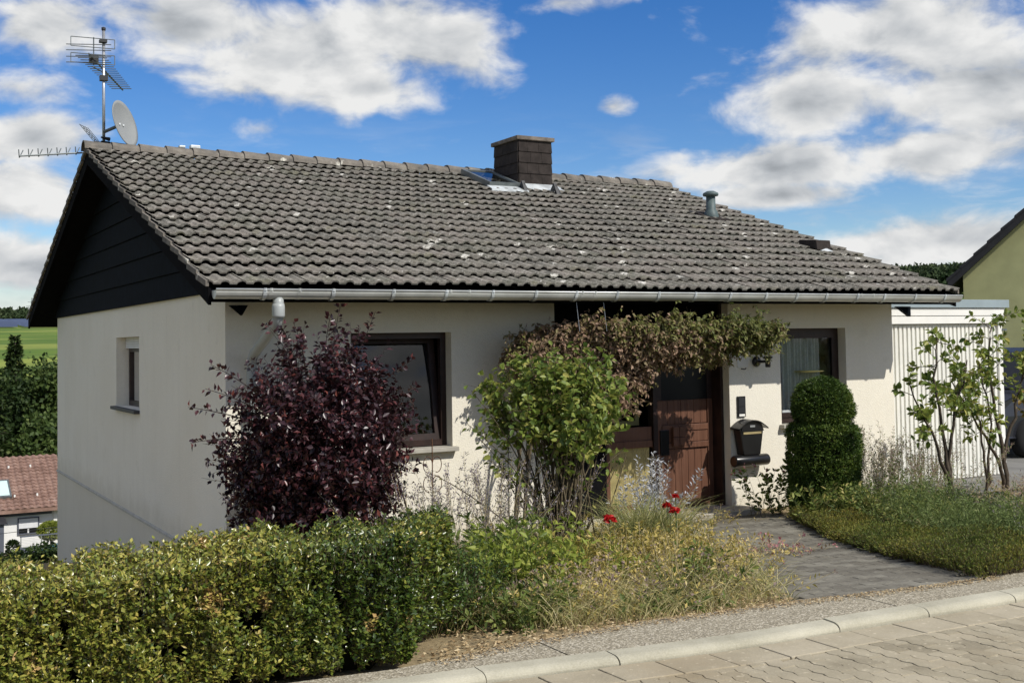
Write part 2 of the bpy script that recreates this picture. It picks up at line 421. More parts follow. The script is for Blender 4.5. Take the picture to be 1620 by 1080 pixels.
class MB:
    def __init__(s): s.v = []; s.f = []
    def box(s, a, b):
        x0, y0, z0 = [min(p, q) for p, q in zip(a, b)]; x1, y1, z1 = [max(p, q) for p, q in zip(a, b)]
        i = len(s.v)
        s.v += [(x0,y0,z0),(x1,y0,z0),(x1,y1,z0),(x0,y1,z0),(x0,y0,z1),(x1,y0,z1),(x1,y1,z1),(x0,y1,z1)]
        s.f += [tuple(i+k for k in q) for q in ((0,3,2,1),(4,5,6,7),(0,1,5,4),(1,2,6,5),(2,3,7,6),(3,0,4,7))]
        return s
    def prism(s, poly, ext):
        i = len(s.v); n = len(poly); e = Vector(ext)
        s.v += [tuple(p) for p in poly] + [tuple(Vector(p)+e) for p in poly]
        nrm = Vector((0, 0, 0))
        for k in range(n):
            a = Vector(poly[k]); b = Vector(poly[(k+1) % n]); nrm += a.cross(b)
        flip = nrm.dot(e) > 0
        A = tuple(range(i, i+n)); B = tuple(range(i+n, i+2*n))
        s.f.append(A[::-1] if flip else A); s.f.append(B if flip else B[::-1])
        for k in range(n):
            q = (i+k, i+(k+1) % n, i+n+(k+1) % n, i+n+k)
            s.f.append(q if flip else q[::-1])
        return s
    def quad(s, *pts):
        i = len(s.v); s.v += [tuple(p) for p in pts]; s.f.append(tuple(range(i, i+len(pts)))); return s
    def tube(s, path, rad, n=10, cap=True):
        pts = [Vector(p) for p in path]; i0 = len(s.v); k = len(pts)
        rads = rad if isinstance(rad, (list, tuple)) else [rad]*k
        prev = None
        for j, p in enumerate(pts):
            t = (pts[min(j+1, k-1)]-pts[max(j-1, 0)]).normalized()
            if prev is None:
                a = Vector((0, 0, 1)) if abs(t.z) < .9 else Vector((1, 0, 0))
                u = t.cross(a).normalized()
            else: u = (prev - t*prev.dot(t)).normalized()
            prev = u; w = t.cross(u)
            for q in range(n):
                an = 2*math.pi*q/n
                s.v.append(tuple(p + (u*math.cos(an)+w*math.sin(an))*rads[j]))
        for j in range(k-1):
            for q in range(n):
                a = i0+j*n+q; b = i0+j*n+(q+1) % n
                s.f.append((a, b, b+n, a+n))
        if cap:
            s.f.append(tuple(range(i0+n-1, i0-1, -1))); s.f.append(tuple(range(i0+(k-1)*n, i0+k*n)))
        return s
    def lathe(s, c, prof, n=20, axis='z'):
        i0 = len(s.v); c = Vector(c)
        for (r, h) in prof:
            for q in range(n):
                a = 2*math.pi*q/n; x, y = r*math.cos(a), r*math.sin(a)
                s.v.append(tuple(c + (Vector((x, y, h)) if axis == 'z' else Vector((h, x, y)) if axis == 'x' else Vector((y, h, x)))))
        for j in range(len(prof)-1):
            for q in range(n):
                a = i0+j*n+q; b = i0+j*n+(q+1) % n
                s.f.append((a, b, b+n, a+n))
        s.f.append(tuple(range(i0+n-1, i0-1, -1))); s.f.append(tuple(range(i0+(len(prof)-1)*n, i0+len(prof)*n)))
        return s
    def mesh(s, name, mat):
        me = bpy.data.meshes.new(name); me.from_pydata(s.v, [], s.f); me.update()
        if mat: me.materials.append(MAT[mat])
        return me
    def build(s, name, mat, parent=None, smooth=False, bevel=0):
        me = s.mesh(name, mat)
        if smooth:
            for p in me.polygons: p.use_smooth = True
        o = link(name, me, parent)
        if bevel:
            b = o.modifiers.new('bevel', 'BEVEL'); b.width = bevel; b.segments = 2; b.limit_method = 'ANGLE'
        return o

def npmesh(name, V, faces, mat, tint=None, smooth=False):
    """V (n,3); faces list of int arrays (m,k); tint per vertex (n,)"""
    me = bpy.data.meshes.new(name)
    V = np.ascontiguousarray(V, np.float32)
    me.vertices.add(len(V)); me.vertices.foreach_set('co', V.ravel())
    loops = np.concatenate([f.ravel() for f in faces]).astype(np.int32)
    sizes = np.concatenate([np.full(len(f), f.shape[1], np.int32) for f in faces])
    me.loops.add(len(loops)); me.loops.foreach_set('vertex_index', loops)
    me.polygons.add(len(sizes))
    st = np.zeros(len(sizes), np.int32); st[1:] = np.cumsum(sizes)[:-1]
    me.polygons.foreach_set('loop_start', st)
    if smooth: me.polygons.foreach_set('use_smooth', np.ones(len(sizes), bool))
    if tint is not None:
        a = me.attributes.new('tint', 'FLOAT', 'POINT'); a.data.foreach_set('value', np.ascontiguousarray(tint, np.float32))
    me.update(calc_edges=True); me.validate()
    me.materials.append(MAT[mat])
    return me

def nrm(a): return a/np.maximum(np.linalg.norm(a, axis=-1, keepdims=True), 1e-9)
class LF:
    """collects leaves, blades and tubes in numpy and links them as one mesh"""
    def __init__(s): s.V = []; s.F3 = []; s.F4 = []; s.T = []; s.n = 0
    def add(s, V, F3=None, F4=None, T=None):
        s.V.append(V)
        if F3 is not None: s.F3.append(F3+s.n)
        if F4 is not None: s.F4.append(F4+s.n)
        s.T.append(T if T is not None else np.zeros(len(V))); s.n += len(V)
    def leaves(s, c, a, n, L, Wd, tint, fold=.18, rnd=False, droop=.12):
        N = len(c); a = nrm(a); n = nrm(n - a*np.sum(a*n, 1, keepdims=True)); b = np.cross(a, n)
        L = np.broadcast_to(L, (N,))[:, None]; Wd = np.broadcast_to(Wd, (N,))[:, None]
        if not rnd:
            V = np.stack([c, c+a*L*.45+b*Wd*.5+n*fold*Wd, c+a*L-n*droop*L, c+a*L*.45-b*Wd*.5+n*fold*Wd], 1).reshape(-1, 3)
            i = (np.arange(N)*4)[:, None]
            s.add(V, np.concatenate([i+[0, 1, 2], i+[0, 2, 3]]), None, np.repeat(tint, 4))
        else:
            V = np.stack([c, c+a*L*.28+b*Wd*.46+n*fold*Wd, c+a*L*.66+b*Wd*.42+n*(fold*Wd-droop*L*.4), c+a*L-n*droop*L,
                          c+a*L*.66-b*Wd*.42+n*(fold*Wd-droop*L*.4), c+a*L*.28-b*Wd*.46+n*fold*Wd], 1).reshape(-1, 3)
            i = (np.arange(N)*6)[:, None]
            s.add(V, None, np.concatenate([i+[0, 1, 2, 3], i+[0, 3, 4, 5]]), np.repeat(tint, 6))
    def blades(s, base, dirn, L, Wd, bend, tint, side=None):
        N = len(base); dirn = nrm(dirn)
        if side is None: side = nrm(np.cross(dirn, nrm(rng.normal(size=(N, 3)))))
        L = np.broadcast_to(L, (N,))[:, None]; Wd = np.broadcast_to(Wd, (N,))[:, None]
        bend = np.broadcast_to(bend, (N, 3))
        p0 = base; p1 = base+dirn*L*.45+bend*L*.12; p2 = base+dirn*L*.8+bend*L*.45; p3 = base+dirn*L*.97+bend*L*.85
        V = np.stack([p0-side*Wd*.4, p0+side*Wd*.4, p1-side*Wd*.5, p1+side*Wd*.5, p2-side*Wd*.35, p2+side*Wd*.35, p3], 1).reshape(-1, 3)
        i = (np.arange(N)*7)[:, None]
        s.add(V, i+[4, 5, 6], np.concatenate([i+[0, 1, 3, 2], i+[2, 3, 5, 4]]), np.repeat(tint, 7))
    def tubes(s, P, r0, r1, sides=4, tint=None):
        n, k, _ = P.shape
        t = np.gradient(P, axis=1); t = nrm(t)
        ref = np.where(np.abs(t[..., 2:3]) < .9, np.array([0, 0, 1.]), np.array([1., 0, 0]))
        u = nrm(np.cross(t, ref)); w = np.cross(t, u)
        r0 = np.broadcast_to(r0, (n,)); r1 = np.broadcast_to(r1, (n,))
        rad = r0[:, None]+(r1-r0)[:, None]*np.linspace(0, 1, k)[None]
        an = np.arange(sides)*2*np.pi/sides
        V = P[:, :, None]+(u[:, :, None]*np.cos(an)[:, None]+w[:, :, None]*np.sin(an)[:, None])*rad[:, :, None, None]
        idx = np.arange(n*k*sides).reshape(n, k, sides)
        a = idx[:, :-1]; b = np.roll(idx, -1, 2)[:, :-1]; c = np.roll(idx, -1, 2)[:, 1:]; d = idx[:, 1:]
        F = np.stack([a, b, c, d], -1).reshape(-1, 4)
        s.add(V.reshape(-1, 3), None, F, np.zeros(n*k*sides) if tint is None else np.repeat(tint, k*sides))
    def build(s, name, mat, parent=None):
        if not s.V: return None
        V = np.concatenate(s.V); faces = []
        if s.F3: faces.append(np.concatenate(s.F3))
        if s.F4: faces.append(np.concatenate(s.F4))
        return link(name, npmesh(name, V, faces, mat, np.concatenate(s.T)), parent)

def rnd3(n): return nrm(rng.normal(size=(n, 3)))
def bez(b, t, bend, k=6):
    u = np.linspace(0, 1, k)[None, :, None]; m = (b+t)/2+bend
    return b[:, None]*(1-u)**2+2*m[:, None]*u*(1-u)+t[:, None]*u**2
def along(P, t):
    """P (n,k,3), t (n,m) -> pos, tangent (n,m,3)"""
    n, k, _ = P.shape; x = np.clip(t, 0, .9999)*(k-1); i = x.astype(int); f = (x-i)[..., None]
    r = np.arange(n)[:, None]; a = P[r, i]; b = P[r, i+1]
    return a+(b-a)*f, nrm(b-a)
def noise3(p, s, seed=0):
    """cheap smooth noise, about -1..1"""
    r = np.random.default_rng(seed); out = 0
    for k in range(5):
        w = r.normal(size=3)*s*(1+.7*k); ph = r.uniform(0, 6.28)
        out = out+np.sin(p@w+ph)/(1+.5*k)
    return out/2.4

# ------------------------------------------------------------------ terrain
def sstep(a, b, x):
    t = np.clip((x-a)/(b-a), 0, 1); return t*t*(3-2*t)
SLOPE = .60/5.6
def kerb_y(x):
    return np.interp(x, [-9, -.4, .34, 1.0, 1.79, 2.5, 3.32, 12, 40], [-5.2, -6.08, -6.20, -6.28, -6.32, -6.35, -6.39, -6.75, -7.9])
def walk_y(x):
    return np.interp(x, [-9, -.71, -.06, .80, 2.02, 2.86, 3.90, 12, 40], [-4.8, -5.78, -5.68, -5.65, -5.77, -5.89, -5.97, -6.27, -7.4])
def tz(x, y):
    x = np.asarray(x, float); y = np.asarray(y, float)
    gard = -1.565-SLOPE*np.clip(y+5.9, 0, 5.6)
    left = np.interp(y, [-1, 0, 10.7, 30, 45, 80, 200, 330, 400, 700, 850, 1000, 3000], [0, 0, -1.5, -5.5, -7.2, -10, -12, -7, 1.7, 16.6, 19, 24, 40])
    rr = np.sqrt((x+3)**2+(y+11)**2)
    right = np.interp(rr, [0, 40, 70, 150, 320, 620, 900, 4000], [.1, .1, -4, -12, -3, 24, 34, 60])
    w = sstep(.18, .5, x/(np.maximum(y, 0)+12))
    far = np.where(y > -1, left*(1-w)+right*w, right*w*sstep(20, 60, rr)+.1*w*sstep(-3, -1, y))
    z = gard+far
    road = y < kerb_y(x)+.03
    return np.where(road, -1.80+0*x, z)
def grid_axis(pts):
    out = []
    for (a, b, n) in pts: out += list(np.linspace(a, b, n, endpoint=False))
    return np.array(sorted(set(np.round(out, 4))))
gx = grid_axis([(-2500, -300, 8), (-300, -40, 8), (-40, -6, 12), (-6, 16, 56), (16, 60, 22), (60, 300, 24), (300, 1200, 24), (1200, 3600, 8)])
gy = grid_axis([(-300, -30, 6), (-30, -7, 10), (-7, 12, 64), (12, 90, 40), (90, 420, 30), (420, 1100, 30), (1100, 3500, 8)])
GX, GY = np.meshgrid(gx, gy)
GZ = tz(GX, GY)
GZ = GZ+np.where((GY > 20) & (GY > 0), .0, 0)
nx, ny = len(gx), len(gy)
idx = np.arange(nx*ny).reshape(ny, nx)
Fg = np.stack([idx[:-1, :-1], idx[:-1, 1:], idx[1:, 1:], idx[1:, :-1]], -1).reshape(-1, 4)
tag(link('ground', npmesh('ground', np.stack([GX, GY, GZ], -1).reshape(-1, 3), [Fg], 'soil', None, True)), kind='structure')

# ------------------------------------------------------------------ road, gutter slabs, kerb, pavement, path
ROAD_Z = -1.6
rb = MB()
xs = list(np.linspace(-14, 24, 40))
for a, b in zip(xs[:-1], xs[1:]):
    rb.quad((a, -16, ROAD_Z-.012), (b, -16, ROAD_Z-.012), (b, float(kerb_y(b))+.02, ROAD_Z-.012), (a, float(kerb_y(a))+.02, ROAD_Z-.012))
plain('joint_sand', (.15, .125, .085), 1.0, .1, 0, .3, 6, .4, 60)
road = tag(rb.build('road', 'joint_sand'), kind='structure')

def in_view(pt, mx=0.0):
    dd = Vector(pt)-CAM; w = dd.dot(fwd)
    if w < .2: return None
    px = 810+1824.43*dd.dot(rgt)/w; py = 466.29-1824.43*dd.dot(upv)/w
    if -mx <= px <= 1620+mx and -mx <= py <= 1080+mx: return px, py, w
    return None

def wavy_paver(Lx, Ly, amp, gap, n=8):
    """stone with wavy long sides along y, bevelled top; origin at the middle of the top"""
    ys_ = np.linspace(-Ly/2+gap/2, Ly/2-gap/2, n+1)
    wv = amp*np.sin(4*np.pi*(ys_+Ly/2)/Ly)
    L_ = [(-Lx/2+gap/2+w, y) for w, y in zip(wv, ys_)]; R_ = [(Lx/2-gap/2+w, y) for w, y in zip(wv, ys_)]
    poly = R_+L_[::-1]
    mb = MB(); m = len(poly); bv = .002
    cx = 0
    top = []
    for (x, y) in poly:
        k = min(range(n+1), key=lambda q: abs(ys_[q]-y)); mid = wv[k]
        sx = 1 if x > mid else -1
        top.append((x-sx*bv, y*(1-2*bv/Ly), 0.0))
    mb.v = [(x, y, -.03) for x, y in poly]+[(x, y, -.006) for x, y in poly]+top
    for k in range(m):
        j = (k+1) % m
        mb.f.append((k, j, m+j, m+k)); mb.f.append((m+k, m+j, 2*m+j, 2*m+k))
    mb.f.append(tuple(range(2*m, 3*m)))
    return mb
PVX, PVY = .105, .21
pv = wavy_paver(PVX, PVY, .010, .0026).mesh('paver', 'paver')
pv_v = np.array([v.co[:] for v in pv.vertices]); pv_f = [tuple(p.vertices) for p in pv.polygons]
def slab_edge(x): return kerb_y(x)-.275
cand = []
i = 0
for ix in range(-60, 130):
    X = ix*PVX
    off = (ix % 2)*PVY/2
    for iy in range(0, 38):
        Y = -5.95-off-iy*PVY
        if Y-PVY*.40 > slab_edge(X): continue
        if Y < -13.0: continue
        cand.append((X, Y))
def place_pieces(cand, mesh, mv, mf, parent, name, restname, zf, rot=0.0, limit=300, jz=.0018):
    near = []
    for c in cand:
        v = in_view((c[0], c[1], float(zf(c[0], c[1]))), 5)
        near.append((v[2] if v else 1e9, c))
    near.sort(key=lambda q: q[0])
    single = [c for w, c in near[:limit] if w < 1e8]
    rest = [c for w, c in near if c not in set(single)]
    e = .03
    def pose(c):
        x, y = c; z0 = float(zf(x, y)); sx = (float(zf(x+e, y))-z0)/e; sy = (float(zf(x, y+e))-z0)/e
        n = Vector((-sx, -sy, 1)).normalized()
        q = n.to_track_quat('Z', 'Y').to_matrix() if False else None
        t1 = Vector((1, 0, sx)).normalized(); t2 = n.cross(t1)
        M = Matrix((t1, t2, n)).transposed()
        M = M @ Matrix.Rotation(rot+random.uniform(-.012, .012), 3, 'Z') @ Matrix.Rotation(random.uniform(-.007, .007), 3, 'X') @ Matrix.Rotation(random.uniform(-.008, .008), 3, 'Y')
        return M, Vector((x, y, z0+random.uniform(-jz, jz)))
    for c in single:
        M, t = pose(c)
        o = link(name, mesh, parent)
        o.matrix_local = Matrix.Translation(t) @ M.to_4x4()
    if rest:
        V = []; Fs = []; k = len(mv)
        for j, c in enumerate(rest):
            M, t = pose(c)
            V.append(mv @ np.array(M).T+np.array(t))
            Fs += [tuple(a+j*k for a in f) for f in mf]
        me = bpy.data.meshes.new(restname); me.from_pydata(np.concatenate(V).tolist(), [], Fs); me.update()
        me.materials.append(mesh.materials[0])
        tag(link(restname, me, parent), kind='stuff')
place_pieces(cand, pv, pv_v, pv_f, road, 'paving_stone', 'paving_stones', lambda x, y: ROAD_Z)

# gutter slabs
gs = tag(empty('gutter_strip', (1.85, -6.45, ROAD_Z)), kind='structure')
gsl = .331
for k in range(-30, 40):
    x0, x1 = 1.85+k*gsl+.004, 1.85+(k+1)*gsl-.004
    ya, yb = float(kerb_y(x0)), float(kerb_y(x1)); dz = random.uniform(-.003, .003)
    z = ROAD_Z+.004+dz
    MB().prism([(x0, ya-.268, z), (x1, yb-.268, z), (x1, yb-.006, z), (x0, ya-.006, z)], (0, 0, -.05)).build('gutter_slab', 'gutter_slab', gs, bevel=.006)
# kerb stones
kerb = tag(empty('kerb', (1.85, -6.25, ROAD_Z)), kind='structure')
prof = [(0, -.14), (0, .010)]+[(.06-.06*math.cos(a), .010+.038*math.sin(a)) for a in np.linspace(.15, math.pi/2, 6)]+[(.13, .052), (.13, -.14)]
jx = [.33-.73*k for k in range(14, 0, -1)]+[.33, 1.05, 1.79, 2.5, 3.25]+[3.25+.74*k for k in range(1, 16)]
for a, b in zip(jx[:-1], jx[1:]):
    a += .003; b -= .003; dz = random.uniform(-.004, .004); dy = random.uniform(-.004, .004)
    mb = MB(); n = len(prof); segs = 3
    for s_ in range(segs+1):
        x = a+(b-a)*s_/segs
        for (py_, pz_) in prof: mb.v.append((x, float(kerb_y(x))+py_+dy, ROAD_Z+pz_+dz))
    for s_ in range(segs):
        for q in range(n-1):
            u = s_*n+q; mb.f.append((u, u+n, u+n+1, u+1))
    mb.f.append(tuple(range(n))); mb.f.append(tuple(range(segs*n+n-1, segs*n-1, -1)))
    mb.build('kerb_stone', 'kerb', kerb)
# pavement strip of exposed aggregate
pav = tag(empty('pavement', (1.85, -6.05, -1.5)), kind='structure')
jp = [-9, -6.4, -3.9, -1.65, .12, 2.4, 5.0, 7.6, 10.2, 13]
for a, b in zip(jp[:-1], jp[1:]):
    a += .006; b -= .006; mb = MB(); seg = 6
    for s_ in range(seg):
        x0 = a+(b-a)*s_/seg; x1 = a+(b-a)*(s_+1)/seg
        mb.prism([(x0, float(kerb_y(x0))+.133, -1.551), (x1, float(kerb_y(x1))+.133, -1.551), (x1, float(walk_y(x1)), -1.548), (x0, float(walk_y(x0)), -1.548)], (0, 0, -.12))
    mb.build('pavement_slab', 'aggregate', pav)
# garden path
PATH = [(2.02, -5.765), (3.53, -5.92), (4.3, -4.3), (5.72, -1.85), (6.4, -.75), (6.6, -.42), (5.1, -.42), (4.55, -.75)]
def inpoly(x, y, poly):
    c = False; j = len(poly)-1
    for i in range(len(poly)):
        xi, yi = poly[i]; xj, yj = poly[j]
        if (yi > y) != (yj > y) and x < (xj-xi)*(y-yi)/(yj-yi)+xi: c = not c
        j = i
    return c
pb = MB()
def edge_pts(pl, n):
    pl = np.array(pl); dd_ = np.r_[0, np.cumsum(np.linalg.norm(np.diff(pl, axis=0), axis=1))]; s_ = np.linspace(0, dd_[-1], n)
    return np.c_[np.interp(s_, dd_, pl[:, 0]), np.interp(s_, dd_, pl[:, 1])]
eL = edge_pts([PATH[0], PATH[7], PATH[6]], 41); eR = edge_pts(PATH[1:6], 41); cr = 9
for a_, b_ in zip(eL, eR):
    for k_ in range(cr):
        q_ = a_+(b_-a_)*k_/(cr-1); pb.v.append((q_[0], q_[1], float(tz(q_[0], max(q_[1], -5.9)))+.004))
for i_ in range(40):
    for k_ in range(cr-1):
        o_ = i_*cr+k_; pb.f.append((o_, o_+1, o_+cr+1, o_+cr))
plain('moss_joint', (.085, .078, .05), 1.0, .1, 0, .4, 5, .4, 60)
path = tag(pb.build('garden_path', 'moss_joint'), kind='structure')
ppm = wavy_paver(.115, .23, .011, .0014).mesh('path_stone', 'path_paver')
ppv = np.array([v.co[:] for v in ppm.vertices]); ppf = [tuple(p.vertices) for p in ppm.polygons]
Rz = np.array([[math.cos(1.2), -math.sin(1.2), 0], [math.sin(1.2), math.cos(1.2), 0], [0, 0, 1]])
cand = []
for a in range(-45, 75):
    for b in range(-30, 40):
        lx = a*.115; ly = b*.23+(a % 2)*.115
        q = Rz @ np.array([lx, ly, 0]); X, Y = q[0]+3.5, q[1]-3.5
        if inpoly(X, Y, PATH): cand.append((X, Y))
def path_z(x, y): return tz(x, max(y, -5.9))+.014
place_pieces(cand, ppm, ppv, ppf, path, 'path_stone', 'path_stones', path_z, rot=1.2, jz=.0012)
# dark drive in front of the garage
MBd = MB(); MBd.quad((9.3, -1.2, -2.02), (22, -1.2, -2.02), (22, .42, -2.0), (9.3, .42, -2.0)).quad((12.2, .42, -2.0), (22, .42, -2.0), (22, 8, -2.0), (12.2, 8, -2.0))
for i_, v_ in enumerate(MBd.v): MBd.v[i_] = (v_[0], v_[1], float(tz(v_[0], v_[1]))+.03)
tag(MBd.build('driveway', 'asphalt'), kind='structure')

# ------------------------------------------------------------------ the house
HL, HW = 9.2755, 10.806
YR = HW/2; OV = .863; ZE = .655; TS = .350
XL, XR = -.394, 9.581
def roof_z(y):
    return ZE+TS*(y+OV) if y <= YR else ZE+TS*(2*YR+OV-y)
house = empty('bungalow', (HL/2, HW/2, -2.1), 'cream plastered bungalow with weathered grey tile roof and dark gable cladding', 'house')

def holed_wall(name, u0, u1, v0, v1, holes, thick, mp, mat, parent):
    """grid wall with openings; mp(u, v, d) gives the point, d = 0 outside"""
    us = sorted({u0, u1, *[h[0] for h in holes], *[h[1] for h in holes]}); vs = sorted({v0, v1, *[h[2] for h in holes], *[h[3] for h in holes]})
    mb = MB()
    def solid(i, j):
        if i < 0 or j < 0 or i >= len(us)-1 or j >= len(vs)-1: return False
        cu = (us[i]+us[i+1])/2; cv = (vs[j]+vs[j+1])/2
        return not any(h[0] < cu < h[1] and h[2] < cv < h[3] for h in holes)
    for i in range(len(us)-1):
        for j in range(len(vs)-1):
            if not solid(i, j): continue
            a, b, c, d_ = us[i], us[i+1], vs[j], vs[j+1]
            mb.quad(mp(a, c, 0), mp(b, c, 0), mp(b, d_, 0), mp(a, d_, 0))
            mb.quad(mp(a, c, thick), mp(a, d_, thick), mp(b, d_, thick), mp(b, c, thick))
            if not solid(i-1, j): mb.quad(mp(a, c, 0), mp(a, d_, 0), mp(a, d_, thick), mp(a, c, thick))
            if not solid(i+1, j): mb.quad(mp(b, c, 0), mp(b, c, thick), mp(b, d_, thick), mp(b, d_, 0))
            if not solid(i, j-1): mb.quad(mp(a, c, 0), mp(a, c, thick), mp(b, c, thick), mp(b, c, 0))
            if not solid(i, j+1): mb.quad(mp(a, d_, 0), mp(b, d_, 0), mp(b, d_, thick), mp(a, d_, thick))
    return mb.build(name, mat, parent)
WL = (1.314, 2.477, -1.03, .216); WRt = (7.215, 8.386, -1.03, .216); DO = (3.80, 6.36, -2.0, .7999)
SW = (3.96, 5.444, -.70, .241)
Z0 = -2.9
holed_wall('front_wall', 0, HL, Z0, .80, [WL, WRt, DO], .34, lambda u, v, d_: (u, d_, v), 'plaster', house)
holed_wall('gable_wall', .34, HW-.3, -4.6, .72, [SW], .34, lambda u, v, d_: (d_, u, v), 'plaster', house)
# back and right walls
MB().box((0, HW-.3, -4.6), (HL, HW, .8)).build('back_wall', 'plaster', house)
MB().box((HL-.34, .34, Z0), (HL, HW-.3, .8)).build('side_wall', 'plaster', house)
MB().box((0, 0, -4.6), (.34, .34, Z0)).build('wall_foot', 'plaster', house)
# ledge on the gable side, painted darker to stand in for its shadow
lg = MB(); lg.prism([(-.022, .02, -2.06), (0, .02, -2.045), (0, .02, -2.10), (-.022, .02, -2.085)], (0, HW-.04, 0)); lg.build('wall_ledge', 'ledge_shade', house)
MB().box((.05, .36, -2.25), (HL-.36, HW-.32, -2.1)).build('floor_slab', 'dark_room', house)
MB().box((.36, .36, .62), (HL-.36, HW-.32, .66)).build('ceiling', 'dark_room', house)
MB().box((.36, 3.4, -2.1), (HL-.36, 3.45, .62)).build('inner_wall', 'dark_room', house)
# gable triangles
for gx_, nm in ((0.02, 'gable_panel'), (HL-.12, 'gable_panel')):
    yb0 = (.71+.20-ZE)/TS-OV
    MB().prism([(gx_, max(yb0, .0), .71), (gx_, YR, roof_z(YR)-.20), (gx_, HW-max(yb0, .0), .71)], (.10, 0, 0)).build(nm, 'dark_boards', house)
clad = MB().box((.004, .3, .66), (.016, HW-.3, .70)).build('gable_cladding', 'dark_boards', house)
bh = .292; zc = .645
while zc < roof_z(YR)-.22:
    zt = min(zc+bh-.006, roof_z(YR)-.21)
    def yf(z): return max((z+.185-ZE)/TS-OV, -.02)
    x_b = -.040; x_t = -.020
    ylo, yhi = yf(zc), yf(zt)
    poly = [(x_b, ylo, zc), (x_b, HW-ylo, zc), (x_t, HW-yhi, zt), (x_t, yhi, zt)]
    # mid vertex where the verge line bends
    MB().prism(poly, (.03, 0, 0)).build('cladding_board', 'dark_boards', clad)
    zc += bh

# roof deck and tiles
roof = MB()
for sgn in (1, -1):
    ya = -OV+.05; yb_ = YR
    P0 = [(ya, roof_z(ya)-.05), (yb_, roof_z(yb_)-.05), (yb_, roof_z(yb_)-.19), (ya, roof_z(ya)-.17)]
    if sgn < 0: P0 = [(2*YR-y, z) for y, z in P0][::-1]
    roof.prism([(XL+.035, y, z) for y, z in P0], (XR-XL-.07, 0, 0))
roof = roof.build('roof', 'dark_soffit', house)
for sgn in (1, -1):       # barge boards
    for xx in (XL+.006, XR-.034):
        P0 = [(-OV+.03, roof_z(-OV+.03)-.028), (YR, roof_z(YR)-.028), (YR, roof_z(YR)-.215), (-OV+.03, roof_z(-OV+.03)-.19)]
        if sgn < 0: P0 = [(2*YR-y, z) for y, z in P0][::-1]
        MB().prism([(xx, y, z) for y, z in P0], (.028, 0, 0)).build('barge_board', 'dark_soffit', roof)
# purlin ends below the eaves
for xa, xb in ((.02, .20), (9.28, 9.54)):
    MB().prism([(xa, -.10, .50), (xb, -.10, .50), (xb if xa > 1 else xa+.12, -.10, .40 if xa < 1 else .36)], (0, .06, 0)).build('purlin_end', 'dark_boards', house)

TW = (XR-XL)/33; NR = 19
SL = math.hypot(YR+OV, TS*(YR+OV)); TE = SL/NR; TA = math.atan(TS)
NS = 14
def tile_mesh():
    hp = TW/2; o_ = [0, .020, .034, .043, hp-.043, hp-.034, hp-.020]
    us = np.array([-TW/2+a for a in o_]+[a for a in o_]+[TW/2]); mb = MB()
    def h(u):
        a = abs(((u+TW/2+hp/2) % hp)-hp/2); return .034*math.sqrt(max(0, 1-(a/.0435)**2))**.9
    Lt = TE+.05; lift = .046
    for (yy, zb) in ((0.0, lift), (Lt, 0.0)):
        for u in us: mb.v.append((u, yy, h(u)+zb))
    for u in us: mb.v.append((u, .004, h(u)*.97+lift-.016))
    n = NS+1
    for q in range(NS):
        mb.f.append((q, q+1, n+q+1, n+q)); mb.f.append((2*n+q, 2*n+q+1, q+1, q))
    me = mb.mesh('roof_tile', 'tile')
    for p_ in me.polygons: p_.use_smooth = p_.index % 2 == 0
    return me
tile = tile_mesh()
tv = np.array([v.co[:] for v in tile.vertices]); tf = [tuple(p_.vertices) for p_ in tile.polygons]; tsm = [p_.use_smooth for p_ in tile.polygons]
spots = []
CH = (5.93, 6.53, 4.43, 5.20)     # chimney
HT = (5.27, 5.84, 4.22, 5.17)     # roof hatch
for r_ in range(NR):
    for c_ in range(33):
        s_ = r_*TE; x = XL+TW*(c_+.5); y = -OV+s_*math.cos(TA); z = ZE+s_*math.sin(TA)
        ym = y+.17
        if CH[0] < x < CH[1] and CH[2]-.1 < ym < CH[3]+.1: continue
        spots.append((x, y, z, 1))
def tile_pose(sp):
    x, y, z, sg = sp
    M = Matrix.Rotation(TA, 3, 'X') @ Matrix.Rotation(random.gauss(0, .006), 3, 'Z') @ Matrix.Rotation(random.gauss(0, .008), 3, 'X') @ Matrix.Rotation(random.gauss(0, .006), 3, 'Y')
    t = Vector((x+random.gauss(0, .002), y+random.gauss(0, .004), z-.020+random.gauss(0, .0018)+.012*math.sin(x*.9+y*.5)))
    if sg < 0:
        F_ = Matrix.Rotation(math.pi, 3, 'Z'); M = F_ @ M; t = Vector((XL+XR-t.x, 2*YR-t.y, t.z))
    return M, t
def dist(sp): return (Vector(sp[:3])-CAM).length
spots.sort(key=dist)
for sp in spots[:300]:
    M, t = tile_pose(sp)
    o = link('roof_tile', tile, roof); o.matrix_local = Matrix.Translation(t) @ M.to_4x4()
def joined_tiles(name, sps):
    V = []; F_ = []; S = []; k = len(tv)
    for j, sp in enumerate(sps):
        M, t = tile_pose(sp); V.append(tv @ np.array(M).T+np.array(t)); F_ += [tuple(a+j*k for a in f) for f in tf]; S += tsm
    me = bpy.data.meshes.new(name); me.from_pydata(np.concatenate(V).tolist(), [], F_); me.polygons.foreach_set('use_smooth', S); me.update()
    me.materials.append(MAT['tile'])
    return tag(link(name, me, roof), kind='stuff')
joined_tiles('upper_roof_tiles', spots[300:])
joined_tiles('rear_roof_tiles', [(XL+TW*(c_+.5), -OV+r_*TE*math.cos(TA), ZE+r_*TE*math.sin(TA), -1) for r_ in range(NR) for c_ in range(33)])
